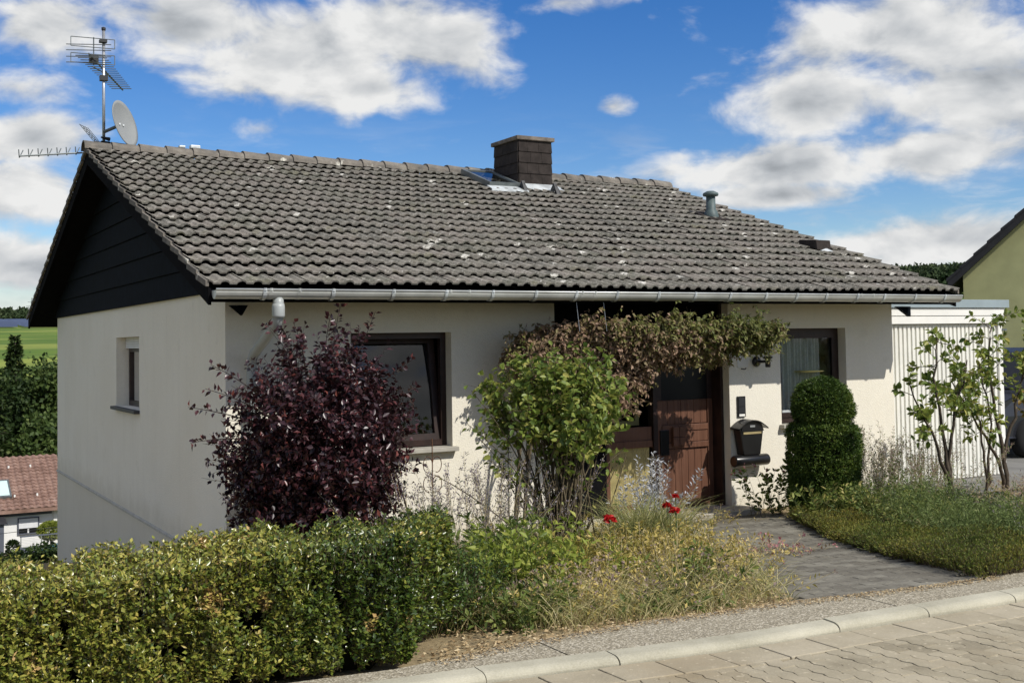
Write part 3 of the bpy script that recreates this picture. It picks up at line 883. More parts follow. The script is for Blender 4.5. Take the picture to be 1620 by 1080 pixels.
# verge flanges: the turned-down ends of the outer tiles
for r_ in range(NR):
    s0 = r_*TE; y = -OV+s0*math.cos(TA); z = ZE+s0*math.sin(TA); y1 = y+(TE+.02)*math.cos(TA); z1 = z+(TE+.02)*math.sin(TA)
    for xa, xb in ((XL-.026, XL+.004), (XR-.004, XR+.022)):
        MB().prism([(xa, y, z+.042), (xa, y1, z1+.006), (xa, y1, z1-.05), (xa, y, z-.012)], (xb-xa, 0, 0)).build('verge_tile', 'ridge', roof)
        MB().prism([(xa, 2*YR-y, z+.042), (xa, 2*YR-y1, z1+.006), (xa, 2*YR-y1, z1-.05), (xa, 2*YR-y, z-.012)], (xb-xa, 0, 0)).build('verge_tile', 'ridge', roof)
# ridge tiles
nr_ = 27; rl = (XR-XL+.06)/nr_
for k in range(nr_):
    x0 = XL-.04+k*rl; mb = MB(); nn = 9; ra, rb_ = .138, .120
    for (x, rr, dz) in ((x0-.012, ra, .012), (x0+rl+.015, rb_, 0.0)):
        for q in range(nn):
            a = math.pi*(q/(nn-1)); mb.v.append((x, YR+rr*1.15*math.cos(a), roof_z(YR)-.022+dz+rr*.95*math.sin(a)+random.uniform(-.003, .003)))
    for (x, rr, dz) in ((x0-.012, ra-.018, .012), (x0+rl+.015, rb_-.018, 0.0)):
        for q in range(nn):
            a = math.pi*(q/(nn-1)); mb.v.append((x, YR+rr*1.15*math.cos(a), roof_z(YR)-.030+dz+rr*.95*math.sin(a)))
    for q in range(nn-1):
        mb.f.append((q, q+1, nn+q+1, nn+q)); mb.f.append((2*nn+q, q, q+1, 2*nn+q+1)[::-1]); mb.f.append((nn+q, nn+q+1, 3*nn+q+1, 3*nn+q))
    if CH[0]-.05 < x0+rl/2 < CH[1]+.05 and False: continue
    mb.build('ridge_tile', 'ridge', roof, smooth=False)
MB().box((1.02, YR-.05, 3.02-.07), (1.16, YR+.05, 3.0)).box((.86, YR-.04, 2.95), (.95, YR+.04, 2.985)).build('ridge_clamp', 'lead', roof, bevel=.01)

# gutter with brackets and downpipe
GXa, GXb = -.36, 9.50; GY0, GZ0, GR = -.925, .605, .078
mb = MB(); n = 11
ang = [math.pi+math.pi*q/(n-1) for q in range(n)]
sec = [(GY0+GR*math.cos(a), GZ0+GR*math.sin(a)) for a in ang]
sec_in = [(GY0+(GR-.004)*math.cos(a), GZ0+(GR-.004)*math.sin(a)) for a in ang]
for x in (GXa, GXb):
    for (y, z) in sec: mb.v.append((x, y, z))
for x in (GXa, GXb):
    for (y, z) in sec_in: mb.v.append((x, y, z))
for q in range(n-1):
    mb.f.append((q, q+1, n+q+1, n+q)); mb.f.append((2*n+q, 3*n+q, 3*n+q+1, 2*n+q+1))
for b0 in (0, n): mb.f.append(tuple(range(b0, b0+n)))
gut = mb.build('gutter', 'zinc', house, smooth=False)
MB().tube([(GXa, GY0-GR+.002, GZ0+.006), (GXb, GY0-GR+.002, GZ0+.006)], .011, 8).build('gutter_lip', 'zinc', gut, smooth=True)
wi = [2.2, 6.6, 10.7, 14.5, 18, 21.4, 24.7, 28.2, 31.9, 35.3, 38.7, 42.3, 45.5, 48.7, 52.2, 55.3, 59, 62.7]
def band(x0, x1, rr, name, mat='zinc'):
    m_ = MB(); a_ = [math.pi*.98+math.pi*1.0*q/(n-1) for q in range(n)]
    for x in (x0, x1):
        for a in a_: m_.v.append((x, GY0+rr*math.cos(a), GZ0+rr*math.sin(a)))
    for q in range(n-1): m_.f.append((q, q+1, n+q+1, n+q))
    m_.tube([((x0+x1)/2, GY0-rr+.002, GZ0-.004), ((x0+x1)/2, GY0-rr+.002, GZ0+.02)], .014, 6)
    return m_.build(name, mat, gut)
for w_ in wi:
    x = -.244+.15*w_; band(x-.017, x+.017, GR+.011, 'gutter_bracket', 'lead')
for w_ in (2.6, 4.4, 14.8, 16.2, 25.2, 26.3, 52.6, 54): 
    x = -.244+.15*w_; band(x-.02, x+.02, GR+.003, 'gutter_joint')
dxp = .235
dp = MB()
dp.tube([(dxp, GY0, GZ0-GR+.02), (dxp, GY0, GZ0-GR-.05), (dxp, GY0+.01, GZ0-GR-.16), (dxp, GY0+.07, GZ0-GR-.23), (dxp, -.18, GZ0-GR-.50), (dxp, -.10, GZ0-GR-.56), (dxp, -.085, GZ0-GR-.68), (dxp, -.085, -2.05)], [.05, .05, .052, .052, .05, .05, .05, .05], 14)
dpo = dp.build('downpipe', 'white_pipe', house, smooth=True)
MB().lathe((dxp, GY0, GZ0-GR-.17), [(.056, 0), (.060, .02), (.060, .10), (.054, .13)], 16).build('pipe_socket', 'white_pipe', dpo, smooth=True)

# chimney
cx0, cx1, cy0, cy1 = CH; zt_ = 3.285
chim = MB().box((cx0, cy0, 2.45), (cx1, cy1, zt_)).build('chimney', 'slate', house)
rows = 4; z_lo = roof_z(cy0)+.075; rh = (zt_-.005-z_lo)/rows
for r_ in range(rows):
    z0 = z_lo+r_*rh; z1 = z0+rh+.012; off = .06 if r_ % 2 else .0
    cuts = [cx0-.004, cx0+.21-off, cx0+.42-off, cx1+.004]
    for a, b in zip(cuts[:-1], cuts[1:]):
        MB().prism([(a+.002, cy0-.024, z0), (b-.002, cy0-.024, z0), (b-.002, cy0-.010, z1), (a+.002, cy0-.010, z1)], (0, .009, 0)).build('shingle', 'slate', chim)
    z0s = roof_z(YR)+.0+r_*.13 if False else z0
    cuts = [cy0-.004, cy0+.27-off, cy0+.54-off, cy1+.004]
    for a, b in zip(cuts[:-1], cuts[1:]):
        for (xo, xi, ex) in ((cx0-.024, cx0-.010, .009), (cx1+.024, cx1+.010, -.009)):
            MB().prism([(xo, a+.002, z0), (xo, b-.002, z0), (xi, b-.002, z1), (xi, a+.002, z1)], (ex, 0, 0)).build('shingle', 'slate', chim)
MB().box((cx0-.05, cy0-.05, zt_), (cx1+.05, cy1+.05, zt_+.065)).build('chimney_cap', 'cap_concrete', chim, bevel=.01)
MB().prism([(cx0-.05, cy0-.02, roof_z(cy0)+.09), (cx1+.05, cy0-.02, roof_z(cy0)+.09), (cx1+.13, cy0-.24, roof_z(cy0-.24)+.045), (cx0-.10, cy0-.24, roof_z(cy0-.24)+.045)], (0, 0, -.03)).build('flashing', 'lead', chim, bevel=.008)
MB().prism([(cx1+.03, cy0-.02, roof_z(cy0)+.06), (cx1+.15, cy0-.06, roof_z(cy0)+.045), (cx1+.15, cy1, roof_z(cy1)+.045), (cx1+.03, cy1, roof_z(cy1)+.06)], (0, 0, -.03)).build('flashing', 'lead', chim)
MB().prism([(cx0-.13, cy0-.10, roof_z(cy0-.1)+.055), (cx0-.026, cy0-.02, roof_z(cy0)+.08), (cx0-.026, cy1, roof_z(cy1)+.075), (cx0-.10, cy1, roof_z(cy1)+.055)], (0, 0, -.03)).build('flashing', 'lead', chim)
for xx in (5.80, 6.38):
    st = MB().prism([(xx, 4.02, roof_z(4.02)+.03), (xx, 4.24, roof_z(4.24)+.02), (xx, 4.12, roof_z(4.12)+.19)], (.05, 0, 0)).prism([(xx-.03, 4.08, roof_z(4.08)+.03), (xx+.11, 4.06, roof_z(4.06)+.03), (xx+.03, 4.09, roof_z(4.09)+.17)], (0, .03, 0))
    st.build('roof_step', 'black_plastic', house)
# roof hatch
hx0, hx1, hy0, hy1 = HT
def rp(x, y, o): return (x, y-o*math.sin(TA), roof_z(y)+o*math.cos(TA))
hat = MB()
hat.prism([rp(hx0, hy0, .12), rp(hx1, hy0, .12), rp(hx1, hy0+.05, .12), rp(hx0, hy0+.05, .12)], Vector(rp(0, hy0, -.02))-Vector(rp(0, hy0, .12)))
hat.prism([rp(hx0, hy1-.05, .12), rp(hx1, hy1-.05, .12), rp(hx1, hy1, .12), rp(hx0, hy1, .12)], Vector(rp(0, hy0, -.02))-Vector(rp(0, hy0, .12)))
for xa in (hx0, hx1-.05):
    hat.prism([rp(xa, hy0+.051, .12), rp(xa+.05, hy0+.051, .12), rp(xa+.05, hy1-.051, .12), rp(xa, hy1-.051, .12)], Vector(rp(0, hy0, -.02))-Vector(rp(0, hy0, .12)))
hat = hat.build('roof_hatch', 'zinc_dark', house)
MB().quad(rp(hx0+.05, hy0+.05, .105), rp(hx1-.05, hy0+.05, .105), rp(hx1-.05, hy1-.05, .105), rp(hx0+.05, hy1-.05, .105)).build('pane', 'glass', hat)
MB().quad(rp(hx0+.05, hy0+.05, .02), rp(hx1-.05, hy0+.05, .02), rp(hx1-.05, hy1-.05, .02), rp(hx0+.05, hy1-.05, .02)).build('hatch_lining', 'dish_grey', hat)
MB().prism([rp(hx0-.04, hy0-.17, .052), rp(hx1+.04, hy0-.17, .052), rp(hx1+.04, hy0-.004, .07), rp(hx0-.04, hy0-.004, .07)], (0, 0, -.03)).build('flashing', 'lead', hat)
# vent pipe and vent tile
vx, vy = 8.55, 2.93; vz = roof_z(vy)
vp = MB().lathe((vx, vy, vz-.05), [(.125, 0), (.12, .09), (.10, .16), (.074, .20), (.072, .40)], 18).build('vent_pipe', 'vent_green', house, smooth=True)
MB().lathe((vx, vy, vz+.35), [(.075, 0), (.118, .01), (.124, .035), (.118, .055), (.06, .085), (.01, .09)], 18).build('vent_cap', 'vent_green', vp, smooth=True)
MB().prism([rp(vx-.2, vy-.22, .052), rp(vx+.2, vy-.22, .052), rp(vx+.2, vy+.25, .055), rp(vx-.2, vy+.25, .055)], (0, 0, -.02)).build('flashing', 'slate', vp)
vx, vy = 9.02, 1.15
vt = MB().prism([(vx-.14, vy-.17, roof_z(vy-.17)+.05), (vx-.14, vy-.15, roof_z(vy-.15)+.19), (vx-.14, vy+.2, roof_z(vy+.2)+.10), (vx-.14, vy+.2, roof_z(vy+.2)+.03)], (.28, 0, 0)).build('vent_tile', 'slate', house, bevel=.01)
MB().prism([(vx-.1, vy-.2, roof_z(vy-.2)+.05), (vx+.12, vy-.23, roof_z(vy-.23)+.05), (vx+.05, vy-.16, roof_z(vy-.16)+.08)], (0, .02, .0)).build('vent_lip', 'lead', vt)

# ---- windows
def bars(mb, x0, x1, z0, z1, w, y0, y1):
    mb.box((x0, y0, z0), (x0+w, y1, z1)); mb.box((x1-w, y0, z0), (x1, y1, z1))
    mb.box((x0+w, y0, z0), (x1-w, y1, z0+w)); mb.box((x0+w, y0, z1-w), (x1-w, y1, z1)); return mb
x0, x1, z0, z1 = WL
win = bars(MB(), x0, x1, z0+.02, z1, .065, .14, .21).build('window', 'brown_wood', house)
win['label'] = 'dark brown window with its sash tilted open'
sb = bars(MB(), 0, x1-x0-.10, 0, z1-z0-.10, .075, 0, .055); sb.v = [(a+x0+.05, b, c) for a, b, c in sb.v]
th = R(9.0)
def tilt(p_): return (p_[0], .165+p_[1]*math.cos(th)+p_[2]*math.sin(th), z0+.075+p_[2]*math.cos(th)-p_[1]*math.sin(th))
sb.v = [tilt(v_) for v_ in sb.v]
sash = sb.build('sash', 'brown_wood', win)
gq = MB(); gq.quad(*[tilt((a+x0+.05, .03, c)) for a, c in ((.075, .075), (x1-x0-.175, .075), (x1-x0-.175, z1-z0-.175), (.075, z1-z0-.175))]); gq.build('pane', 'glass', win)
MB().box((x0+.07, .150, z0+.022), (x1-.07, .175, z0+.055)).build('weather_bar', 'lead', win)
MB().box((x0-.04, -.085, z0-.035), (x1+.04, .135, z0+.012)).build('sill', 'sill_stone', win, bevel=.006)
x0, x1, z0, z1 = WRt
win = bars(MB(), x0, x1, z0+.02, z1, .085, .14, .21).build('window', 'brown_wood', house)
win['label'] = 'dark brown window with a pleated net curtain'
bars(MB(), x0+.07, x1-.07, z0+.09, z1-.07, .06, .125, .139).build('sash', 'brown_wood', win)
MB().quad((x0+.08, .165, z0+.1), (x1-.08, .165, z0+.1), (x1-.08, .165, z1-.08), (x0+.08, .165, z1-.08)).build('pane', 'glass', win)
cu = MB(); nc = 110
for k in range(nc+1):
    u = k/nc; x = x0+.02+u*(x1-x0-.22); y = .30+.022*math.sin(u*95)+.012*math.sin(u*41+1)
    cu.v += [(x, y, z0-.1), (x, y*1.0+.004*math.sin(u*60), z1+.02)]
for k in range(nc): cu.f.append((2*k, 2*k+2, 2*k+3, 2*k+1))
cu.build('net_curtain', 'net_curtain', win, smooth=True)
MB().box((x0-.04, -.085, z0-.035), (x1+.04, .135, z0+.012)).build('sill', 'sill_stone', win, bevel=.006)
MB().box((x0+.09, .150, z0+.15), (x1-.09, .163, z0+.18)).build('weather_bar', 'lead', win)
MB().lathe((x0+.70, .235, -.36), [(.02, -.012), (.20, .0), (.215, .012), (.02, .016)], 20).build('window_disc', 'disc_yellow', win, smooth=True)  # flat pale yellow disc set behind the pane
y0, y1, z0, z1 = SW
sw = MB()
for (a, b, c, e) in ((y0, y0+.07, z0, z1-.13), (y1-.07, y1, z0, z1-.13), (y0+.07, y1-.07, z0, z0+.07), (y0+.07, y1-.07, z1-.2, z1-.13)): sw.box((.17, a, c), (.24, b, e))
sw = sw.build('window', 'brown_wood', house)
sw['label'] = 'narrow side window in the shaded gable wall'
for k in range(5): MB().box((.125, y0+.01, z1-.15+.03*k), (.15, y1-.01, z1-.15+.03*k+.026)).build('shutter_slat', 'shutter', sw)
MB().quad((.20, y0+.07, z0+.07), (.20, y1-.07, z0+.07), (.20, y1-.07, z1-.2), (.20, y0+.07, z1-.2)).build('pane', 'glass', sw)
cu = MB()
for k in range(31):
    u = k/30
    for z, s_ in ((z0-.05, .55), (z0+.35, .35), (z1-.1, 1.0)): cu.v.append((.30+.02*math.sin(u*30), y1-.05-(u*.62)*s_, z))
for k in range(30):
    for j in range(2): cu.f.append((3*k+j, 3*k+3+j, 3*k+4+j, 3*k+1+j))
cu.build('curtain', 'paper', sw, smooth=True)
MB().box((-.075, y0-.03, z0-.045), (.165, y1+.05, z0-.002)).build('sill', 'slate_sill', sw, bevel=.005)

# ---- entrance: recess lining, door, side light
x0, x1, z0, z1 = DO
MB().box((x1-.045, .12, z0), (x1-.002, .344, z1-.002)).build('recess_lining', 'brown_wood', house)
MB().box((x0+.002, .12, z0), (x0+.045, .344, z1-.002)).build('recess_lining', 'brown_wood', house)
MB().box((x0+.046, .12, z1-.05), (x1-.046, .344, z1-.003)).build('recess_lining', 'brown_wood', house)
DY = .30
dl, dr = 5.43, 6.31
door = MB().box((dl, DY+.012, -1.985), (dr, DY+.06, .10)).build('front_door', 'door_wood', house)
npl = 7; pw = (dr-dl-.16)/npl
for k in range(npl):
    a = dl+.08+k*pw
    MB().box((a+.002, DY-.002, -1.90), (a+pw-.002, DY+.0115, -1.262)).build('door_plank', 'door_wood', door, bevel=.003)
for k in range(npl):
    a = dl+.08+k*pw
    MB().box((a+.002, DY-.002, -.955), (a+pw-.002, DY+.0115, -.66)).build('door_plank', 'door_wood', door, bevel=.003)
MB().box((dl+.08, DY-.01, -.655), (dr-.08, DY+.0115, .09)).build('upper_shade_panel', 'shade_black', door)  # near-black sheet added to stand in for shade on the upper door
MB().box((dl, DY-.02, -.655), (dl+.078, DY+.0115, .10)).build('door_stile', 'brown_wood', door, bevel=.004)  # upper stiles darker than the lower ones, part of the painted shade
MB().box((dr-.078, DY-.02, -.655), (dr, DY+.0115, .10)).build('door_stile', 'brown_wood', door, bevel=.004)
MB().box((dl, DY-.02, -1.985), (dl+.078, DY+.0115, -.66)).build('door_stile', 'door_wood', door, bevel=.004)
MB().box((dr-.078, DY-.02, -1.985), (dr, DY+.0115, -.66)).build('door_stile', 'door_wood', door, bevel=.004)
MB().box((dl+.08, DY-.025, -1.985), (dr-.08, DY+.0115, -1.91)).build('door_rail', 'door_wood', door, bevel=.004)
MB().box((dl+.08, DY-.03, -1.255), (dr-.08, DY+.0115, -1.185)).build('door_rail', 'door_wood', door, bevel=.004)
MB().box((dl+.08, DY-.018, -1.18), (dr-.08, DY+.0115, -1.045)).build('door_rail', 'door_wood', door, bevel=.004)
MB().box((dl+.08, DY-.03, -1.04), (dr-.08, DY+.0115, -.965)).build('door_rail', 'door_wood', door, bevel=.004)
hd = MB().box((5.64, DY-.085, -1.22), (5.73, DY-.05, -1.115)).box((5.737, DY-.085, -1.22), (5.83, DY-.05, -1.115)).box((5.64, DY-.085, -1.107), (5.73, DY-.05, -.985)).box((5.737, DY-.085, -1.107), (5.83, DY-.05, -.985)).box((5.68, DY-.0495, -1.15), (5.79, DY-.031, -1.05))
hd.build('door_pull', 'door_wood', door, bevel=.004)
MB().box((5.47, DY-.045, -1.33), (5.60, DY-.021, -1.02)).build('pull_shadow', 'black_metal', door, bevel=.004)  # black plate that paints in the shadow cast by the door pull
fr = MB(); fr.box((dl-.07, DY-.05, -2.0), (dl-.004, DY+.06, .16)); fr.box((dr+.002, DY-.04, -2.0), (dr+.02, DY+.06, .16)); fr.box((dl-.003, DY-.04, .105), (dr+.002, DY+.06, .165)); fr.box((4.60, DY-.04, -2.0), (4.665, DY+.06, .16))
fr.build('door_frame', 'brown_wood', door)
sd = MB().box((4.67, DY-.015, -1.1299), (5.355, DY+.04, -.965)).build('side_light', 'door_wood', house, bevel=.004)
for bx_ in (((4.67, DY-.03, -1.215), (5.355, DY+.04, -1.13)), ((4.67, DY-.03, -2.0), (5.355, DY+.04, -1.9)), ((4.67, DY-.03, .08), (5.355, DY+.04, .16)), ((4.67, DY-.03, -1.899), (4.72, DY+.04, -1.216))): MB().box(*bx_).build('rail', 'door_wood', sd, bevel=.004)
rg = MB()
nrb = 44
for k in range(nrb):
    a = 4.722+k*(.632/nrb); rg.v += [(a, DY+.01+(.012 if k % 2 else 0), -1.898), (a, DY+.01+(.012 if k % 2 else 0), -1.217)]
for k in range(nrb-1): rg.f.append((2*k, 2*k+2, 2*k+3, 2*k+1))
rg.build('ribbed_pane', 'curtain_yellow', sd)
MB().quad((4.67, DY+.01, -.96), (5.355, DY+.01, -.96), (5.355, DY+.01, .08), (4.67, DY+.01, .08)).build('pane', 'glass', sd)
bars(MB(), 4.92, 5.28, -.955, -.55, .06, DY+.14, DY+.16).build('inner_picture_frame', 'curtain_yellow', sd)
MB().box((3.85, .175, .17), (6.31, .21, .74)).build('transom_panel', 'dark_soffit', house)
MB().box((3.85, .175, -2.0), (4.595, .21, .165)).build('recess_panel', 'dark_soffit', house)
MB().box((5.02, -.36, -2.30), (6.52, .115, -1.985)).build('entrance_step', 'concrete', house, bevel=.008)
MB().box((3.86, .12, -2.28), (6.31, .34, -2.001)).build('threshold', 'concrete', house)

# ---- things on the pillar beside the door
mbx = empty('mailbox', (6.575, -.08, -1.42), 'black mailbox with curved lid and newspaper roll on white pillar', 'mailbox')
bt = MB()
fr_ = [(-.135, -1.355), (.135, -1.355), (.19, -1.04), (-.19, -1.04)]
bt.prism([(6.575+a, -.02, z) for a, z in fr_], (0, -.135, 0)); bt.build('body', 'black_metal', mbx, bevel=.01)
lid = MB(); k = 12
arc = [(.235*math.sin(a), -1.035+.0+.115*math.cos(a)**1.0*1.0-.0) for a in np.linspace(-1.35, 1.35, k)]
arc = [(x_, -1.045+.13*max(0, math.cos(x_/.235*1.45))+.012*abs(x_)/.2) for x_ in np.linspace(-.235, .235, k)]
for (a, z) in arc: lid.v += [(6.575+a, -.015, z), (6.575+a, -.20, z-.006)]
for (a, z) in arc: lid.v += [(6.575+a, -.015, z-.014), (6.575+a, -.20, z-.02)]
for q in range(k-1):
    i_ = 2*q; lid.f.append((i_, i_+2, i_+3, i_+1)); lid.f.append((2*k+i_, 2*k+i_+1, 2*k+i_+3, 2*k+i_+2)); lid.f.append((i_+1, i_+3, 2*k+i_+3, 2*k+i_+1))
lid.build('lid', 'black_metal', mbx)
MB().prism([(6.575+a, -.158, z) for a, z in [(x_, z_-.02) for x_, z_ in arc if abs(x_) < .19][::1]+[(.185, -1.06), (-.185, -1.06)]], (0, -.012, 0)).build('lid_front', 'black_metal', mbx)
MB().box((6.43, -.166, -1.095), (6.72, -.1565, -1.068)).build('slot_trim', 'brass', mbx)
MB().box((6.53, -.176, -1.01), (6.61, -.1705, -.985)).build('lid_emblem', 'dish_grey', mbx)
MB().lathe((6.575, -.115, -1.425), [(.068, -.27), (.072, -.26), (.072, .26), (.068, .27)], 18, 'x').build('newspaper_roll', 'black_metal', mbx, smooth=True)
MB().lathe((6.575, -.115, -1.425), [(.058, -.2745), (.058, -.2705)], 18, 'x').build('roll_end', 'rust', mbx)
ic = empty('intercom', (6.535, 0, -.76), 'narrow black door intercom panel above the mailbox', 'intercom')
MB().box((6.47, -.022, -.89), (6.60, -.001, -.63)).build('panel', 'black_metal', ic, bevel=.004)
MB().box((6.485, -.026, -.755), (6.585, -.0225, -.645)).build('speaker_grille', 'black_plastic', ic)
MB().box((6.485, -.026, -.845), (6.585, -.0225, -.765)).build('camera_window', 'black_plastic', ic)
MB().box((6.49, -.027, -.88), (6.58, -.0225, -.852)).build('name_plate', 'paper', ic)
wl = empty('wall_lamp', (6.80, 0, -.2), 'black wall lamp with clear glass globe under the vine', 'wall lamp')
MB().lathe((6.80, 0, -.20), [(.062, 0), (.068, -.02), (.05, -.045), (.02, -.05)][::-1], 18, 'y').build('base', 'black_metal', wl, smooth=True)
MB().tube([(6.80, -.045, -.20), (6.80, -.14, -.20), (6.80, -.22, -.195)], .018, 10).build('arm', 'black_metal', wl, smooth=True)
MB().lathe((6.80, -.225, -.27), [(.03, 0), (.034, .02), (.034, .10), (.06, .115), (.06, .135)], 16).build('lamp_holder', 'black_metal', wl, smooth=True)
MB().lathe((6.80, -.225, -.045), [(.03, -.09)]+[(.095*math.sin(a), -.095*math.cos(a)) for a in np.linspace(.5, 3.0, 9)], 20).build('glass_globe', 'globe_glass', wl, smooth=True)
pl = MB().box((6.49, -.008, -.27), (6.67, -.001, -.11)).build('cover_plate', 'plate_white', None, bevel=.003)
tag(pl, 'small pale cover plate on the pillar left of the wall lamp', 'cover plate')
hk = MB().tube([(6.56, -.001, -.285), (6.57, -.06, -.29), (6.58, -.07, -.275)], .007, 8).build('wall_hook', 'black_metal')
tag(hk, 'tiny black hook below the pale cover plate', 'hook')

# ---- aerials
am = empty('antenna_mast', (-.12, YR+.28, 2.6), 'tall steel aerial mast with yagi antennas above the ridge', 'antenna')
mx_, my_ = -.12, YR+.28
MB().tube([(mx_, my_, 2.6), (mx_, my_, 4.62)], .021, 10).build('mast', 'galv', am, smooth=True)
MB().lathe((mx_, my_, 4.60), [(.026, 0), (.03, .01), (.03, .04), (.01, .05)], 10).build('mast_cap', 'black_plastic', am)
fd = MB()
for zc_ in (4.40, 4.17):
    a, b = mx_-.44, mx_+.14
    for (p_, q_) in (((a, zc_-.065), (b, zc_-.065)), ((a, zc_+.065), (b, zc_+.065)), ((a, zc_-.065), (a, zc_+.065)), ((b, zc_-.065), (b, zc_+.065))):
        fd.tube([(p_[0], my_-.05-.1*(p_[0]-mx_), p_[1]), (q_[0], my_-.05-.1*(q_[0]-mx_), q_[1])], .0065, 5)
fd.tube([(mx_-.14, my_-.03, 4.48), (mx_-.14, my_-.03, 4.08)], .009, 6)
fd.build('loop_antenna', 'zinc_dark', am)
MB().box((mx_-.06, my_-.06, 4.42), (mx_+.04, my_+.03, 4.46)).build('clamp', 'black_plastic', am)
MB().box((mx_-.05, my_-.05, 3.88), (mx_+.05, my_+.05, 3.95)).build('clamp', 'black_plastic', am)
ya_ = MB(); bd = Vector((.377, .926, 0)); bp = Vector((mx_-.26, my_-.35, 4.16)); side = Vector((.926, -.377, 0))
L_ = 2.3
ya_.tube([bp, bp+bd*L_], .013, 6); ya_.tube([bp+bd*.2+Vector((0, 0, -.13)), bp+bd*1.3], .010, 5)
for k in range(17):
    c_ = bp+bd*(.1+k*L_/17.5); h_ = .20-.05*k/17
    ya_.tube([c_-side*h_, c_+side*h_], .0065, 4)
for zz in (-.12, -.04, .05, .13): ya_.tube([bp-side*.30+Vector((0, 0, zz)), bp+side*.30+Vector((0, 0, zz))], .006, 4)
ya_.build('yagi_antenna', 'zinc_dark', am)
MB().box(bp+bd*.3-Vector((.06, .05, .05)), bp+bd*.3+Vector((.06, .05, .05))).build('junction_box', 'black_plastic', am, bevel=.01)
ry = empty('yagi_antenna', (-.3, YR+.25, 2.8), 'low yagi antenna pointing left past the gable peak', 'antenna')
A_ = Vector((-.10, YR+.27, 2.872)); B_ = Vector((-1.25, YR+.05, 2.70))
MB().tube([A_, B_], .012, 6).build('boom', 'zinc_dark', ry)
for k in range(9):
    c_ = A_+(B_-A_)*(.12+k*.108); e_ = MB()
    for s_ in (-1, 1): e_.tube([c_+Vector((-.02, 0, -.025)), c_+Vector((s_*.030, s_*.02, .085))], .007, 5)
    e_.build('element', 'zinc_dark', ry)
gr_ = empty('grid_antenna', (-.35, YR+.35, 2.95), 'small grid antenna left of the satellite dish', 'antenna')
g_ = MB()
for k in range(6): g_.tube([(-.44+.035*k, YR+.35, 3.25-.042*k), (-.33+.035*k, YR+.35, 3.20-.042*k)], .004, 4)
for k in range(4): g_.tube([(-.43+.035*k, YR+.35, 3.245-.012*k), (-.25+.035*k, YR+.35, 3.03-.012*k)], .004, 4)
g_.tube([(-.24, YR+.35, 3.02), (mx_, my_, 3.0)], .008, 5)
g_.build('grid', 'zinc_dark', gr_)
for k in range(3): MB().tube([(-.17, YR+.2, 3.06-.06*k), (-.05, YR+.24, 3.045-.06*k)], [.012, .03], 8).build('cable_clip', 'black_plastic', gr_)
ds = empty('satellite_dish', (.09, YR+.12, 3.0), 'round grey satellite dish on the ridge below the mast', 'satellite dish')
dn = Vector((.74, -.62, .25)).normalized(); du = (Vector((0, 0, 1))-dn*dn.z).normalized(); dv = dn.cross(du)
dc = Vector((.10, YR+.08, 3.245)); rD = .315
m_ = MB(); rings, sg = 8, 36
for side_ in (0, 1):
    base = len(m_.v)
    for r_ in range(rings+1):
        f_ = r_/rings
        for q in range(sg):
            a = 2*math.pi*q/sg
            m_.v.append(tuple(dc+(du*math.cos(a)*1.07+dv*math.sin(a))*rD*f_+dn*(.075*f_*f_-(.012 if side_ else 0)-.03)))
    for r_ in range(rings):
        for q in range(sg):
            a = base+r_*sg+q; b = base+r_*sg+(q+1) % sg
            m_.f.append((a, b, b+sg, a+sg) if side_ else (a, a+sg, b+sg, b))
o1 = rings*sg; o2 = (rings+1)*sg+rings*sg
for q in range(sg): m_.f.append((o1+q, o2+q, o2+(q+1) % sg, o1+(q+1) % sg))
m_.build('reflector', 'dish_grey', ds, smooth=True)
m_ = MB()
for q_ in (-.05, .05): m_.box(dc+dv*q_+dn*-.018-Vector((.012, .012, .012)), dc+dv*q_+dn*-.018+Vector((.012, .012, .012)))
m_.build('bolt', 'lead', ds)
MB().tube([dc-dn*.04, Vector((mx_, my_, 3.15))], .025, 8).build('bracket', 'zinc_dark', ds)

# ------------------------------------------------------------------ garage, neighbour houses, car
ga = empty('garage', (10.75, 3.4, -2.05), 'low white flat-roofed garage with ribbed door beside the bungalow', 'garage')
gx0, gx1, gy0 = 9.33, 12.13, .43
MB().box((gx0, gy0+.05, -2.4), (gx1, 6.5, .26)).build('wall', 'white_paint', ga)
MB().box((gx0-.0, gy0-.05, .265), (gx1+.04, 6.55, .375)).build('fascia', 'white_paint', ga, bevel=.004)
MB().box((gx0-.0, gy0-.06, .382), (gx1+.05, 6.56, .495)).build('fascia', 'white_paint', ga, bevel=.004)
MB().box((gx0-.0, gy0-.09, .50), (gx1+.08, 6.6, .62)).build('roof_edge', 'grey_fascia', ga, bevel=.004)
gd = MB().box((gx0+.02, gy0+.028, -2.03), (gx1-.10, gy0+.048, .245)).build('garage_door', 'white_sheet', ga)
nrib = 30; rw = (gx1-gx0-.14)/nrib
for k in range(nrib):
    a = gx0+.02+k*rw
    MB().prism([(a+.012, gy0+.027, -2.02), (a+.02, gy0+.006, -2.02), (a+rw-.02, gy0+.006, -2.02), (a+rw-.012, gy0+.027, -2.02)], (0, 0, 2.25)).build('rib', 'white_sheet', gd)
MB().box((gx1-.09, gy0-.01, -2.3), (gx1-.001, gy0+.049, .26)).build('post', 'white_paint', ga)
MB().box((gx1-.01, gy0-.02, .15), (gx1+.10, gy0+.0, .18)).build('hook', 'zinc_dark', ga)

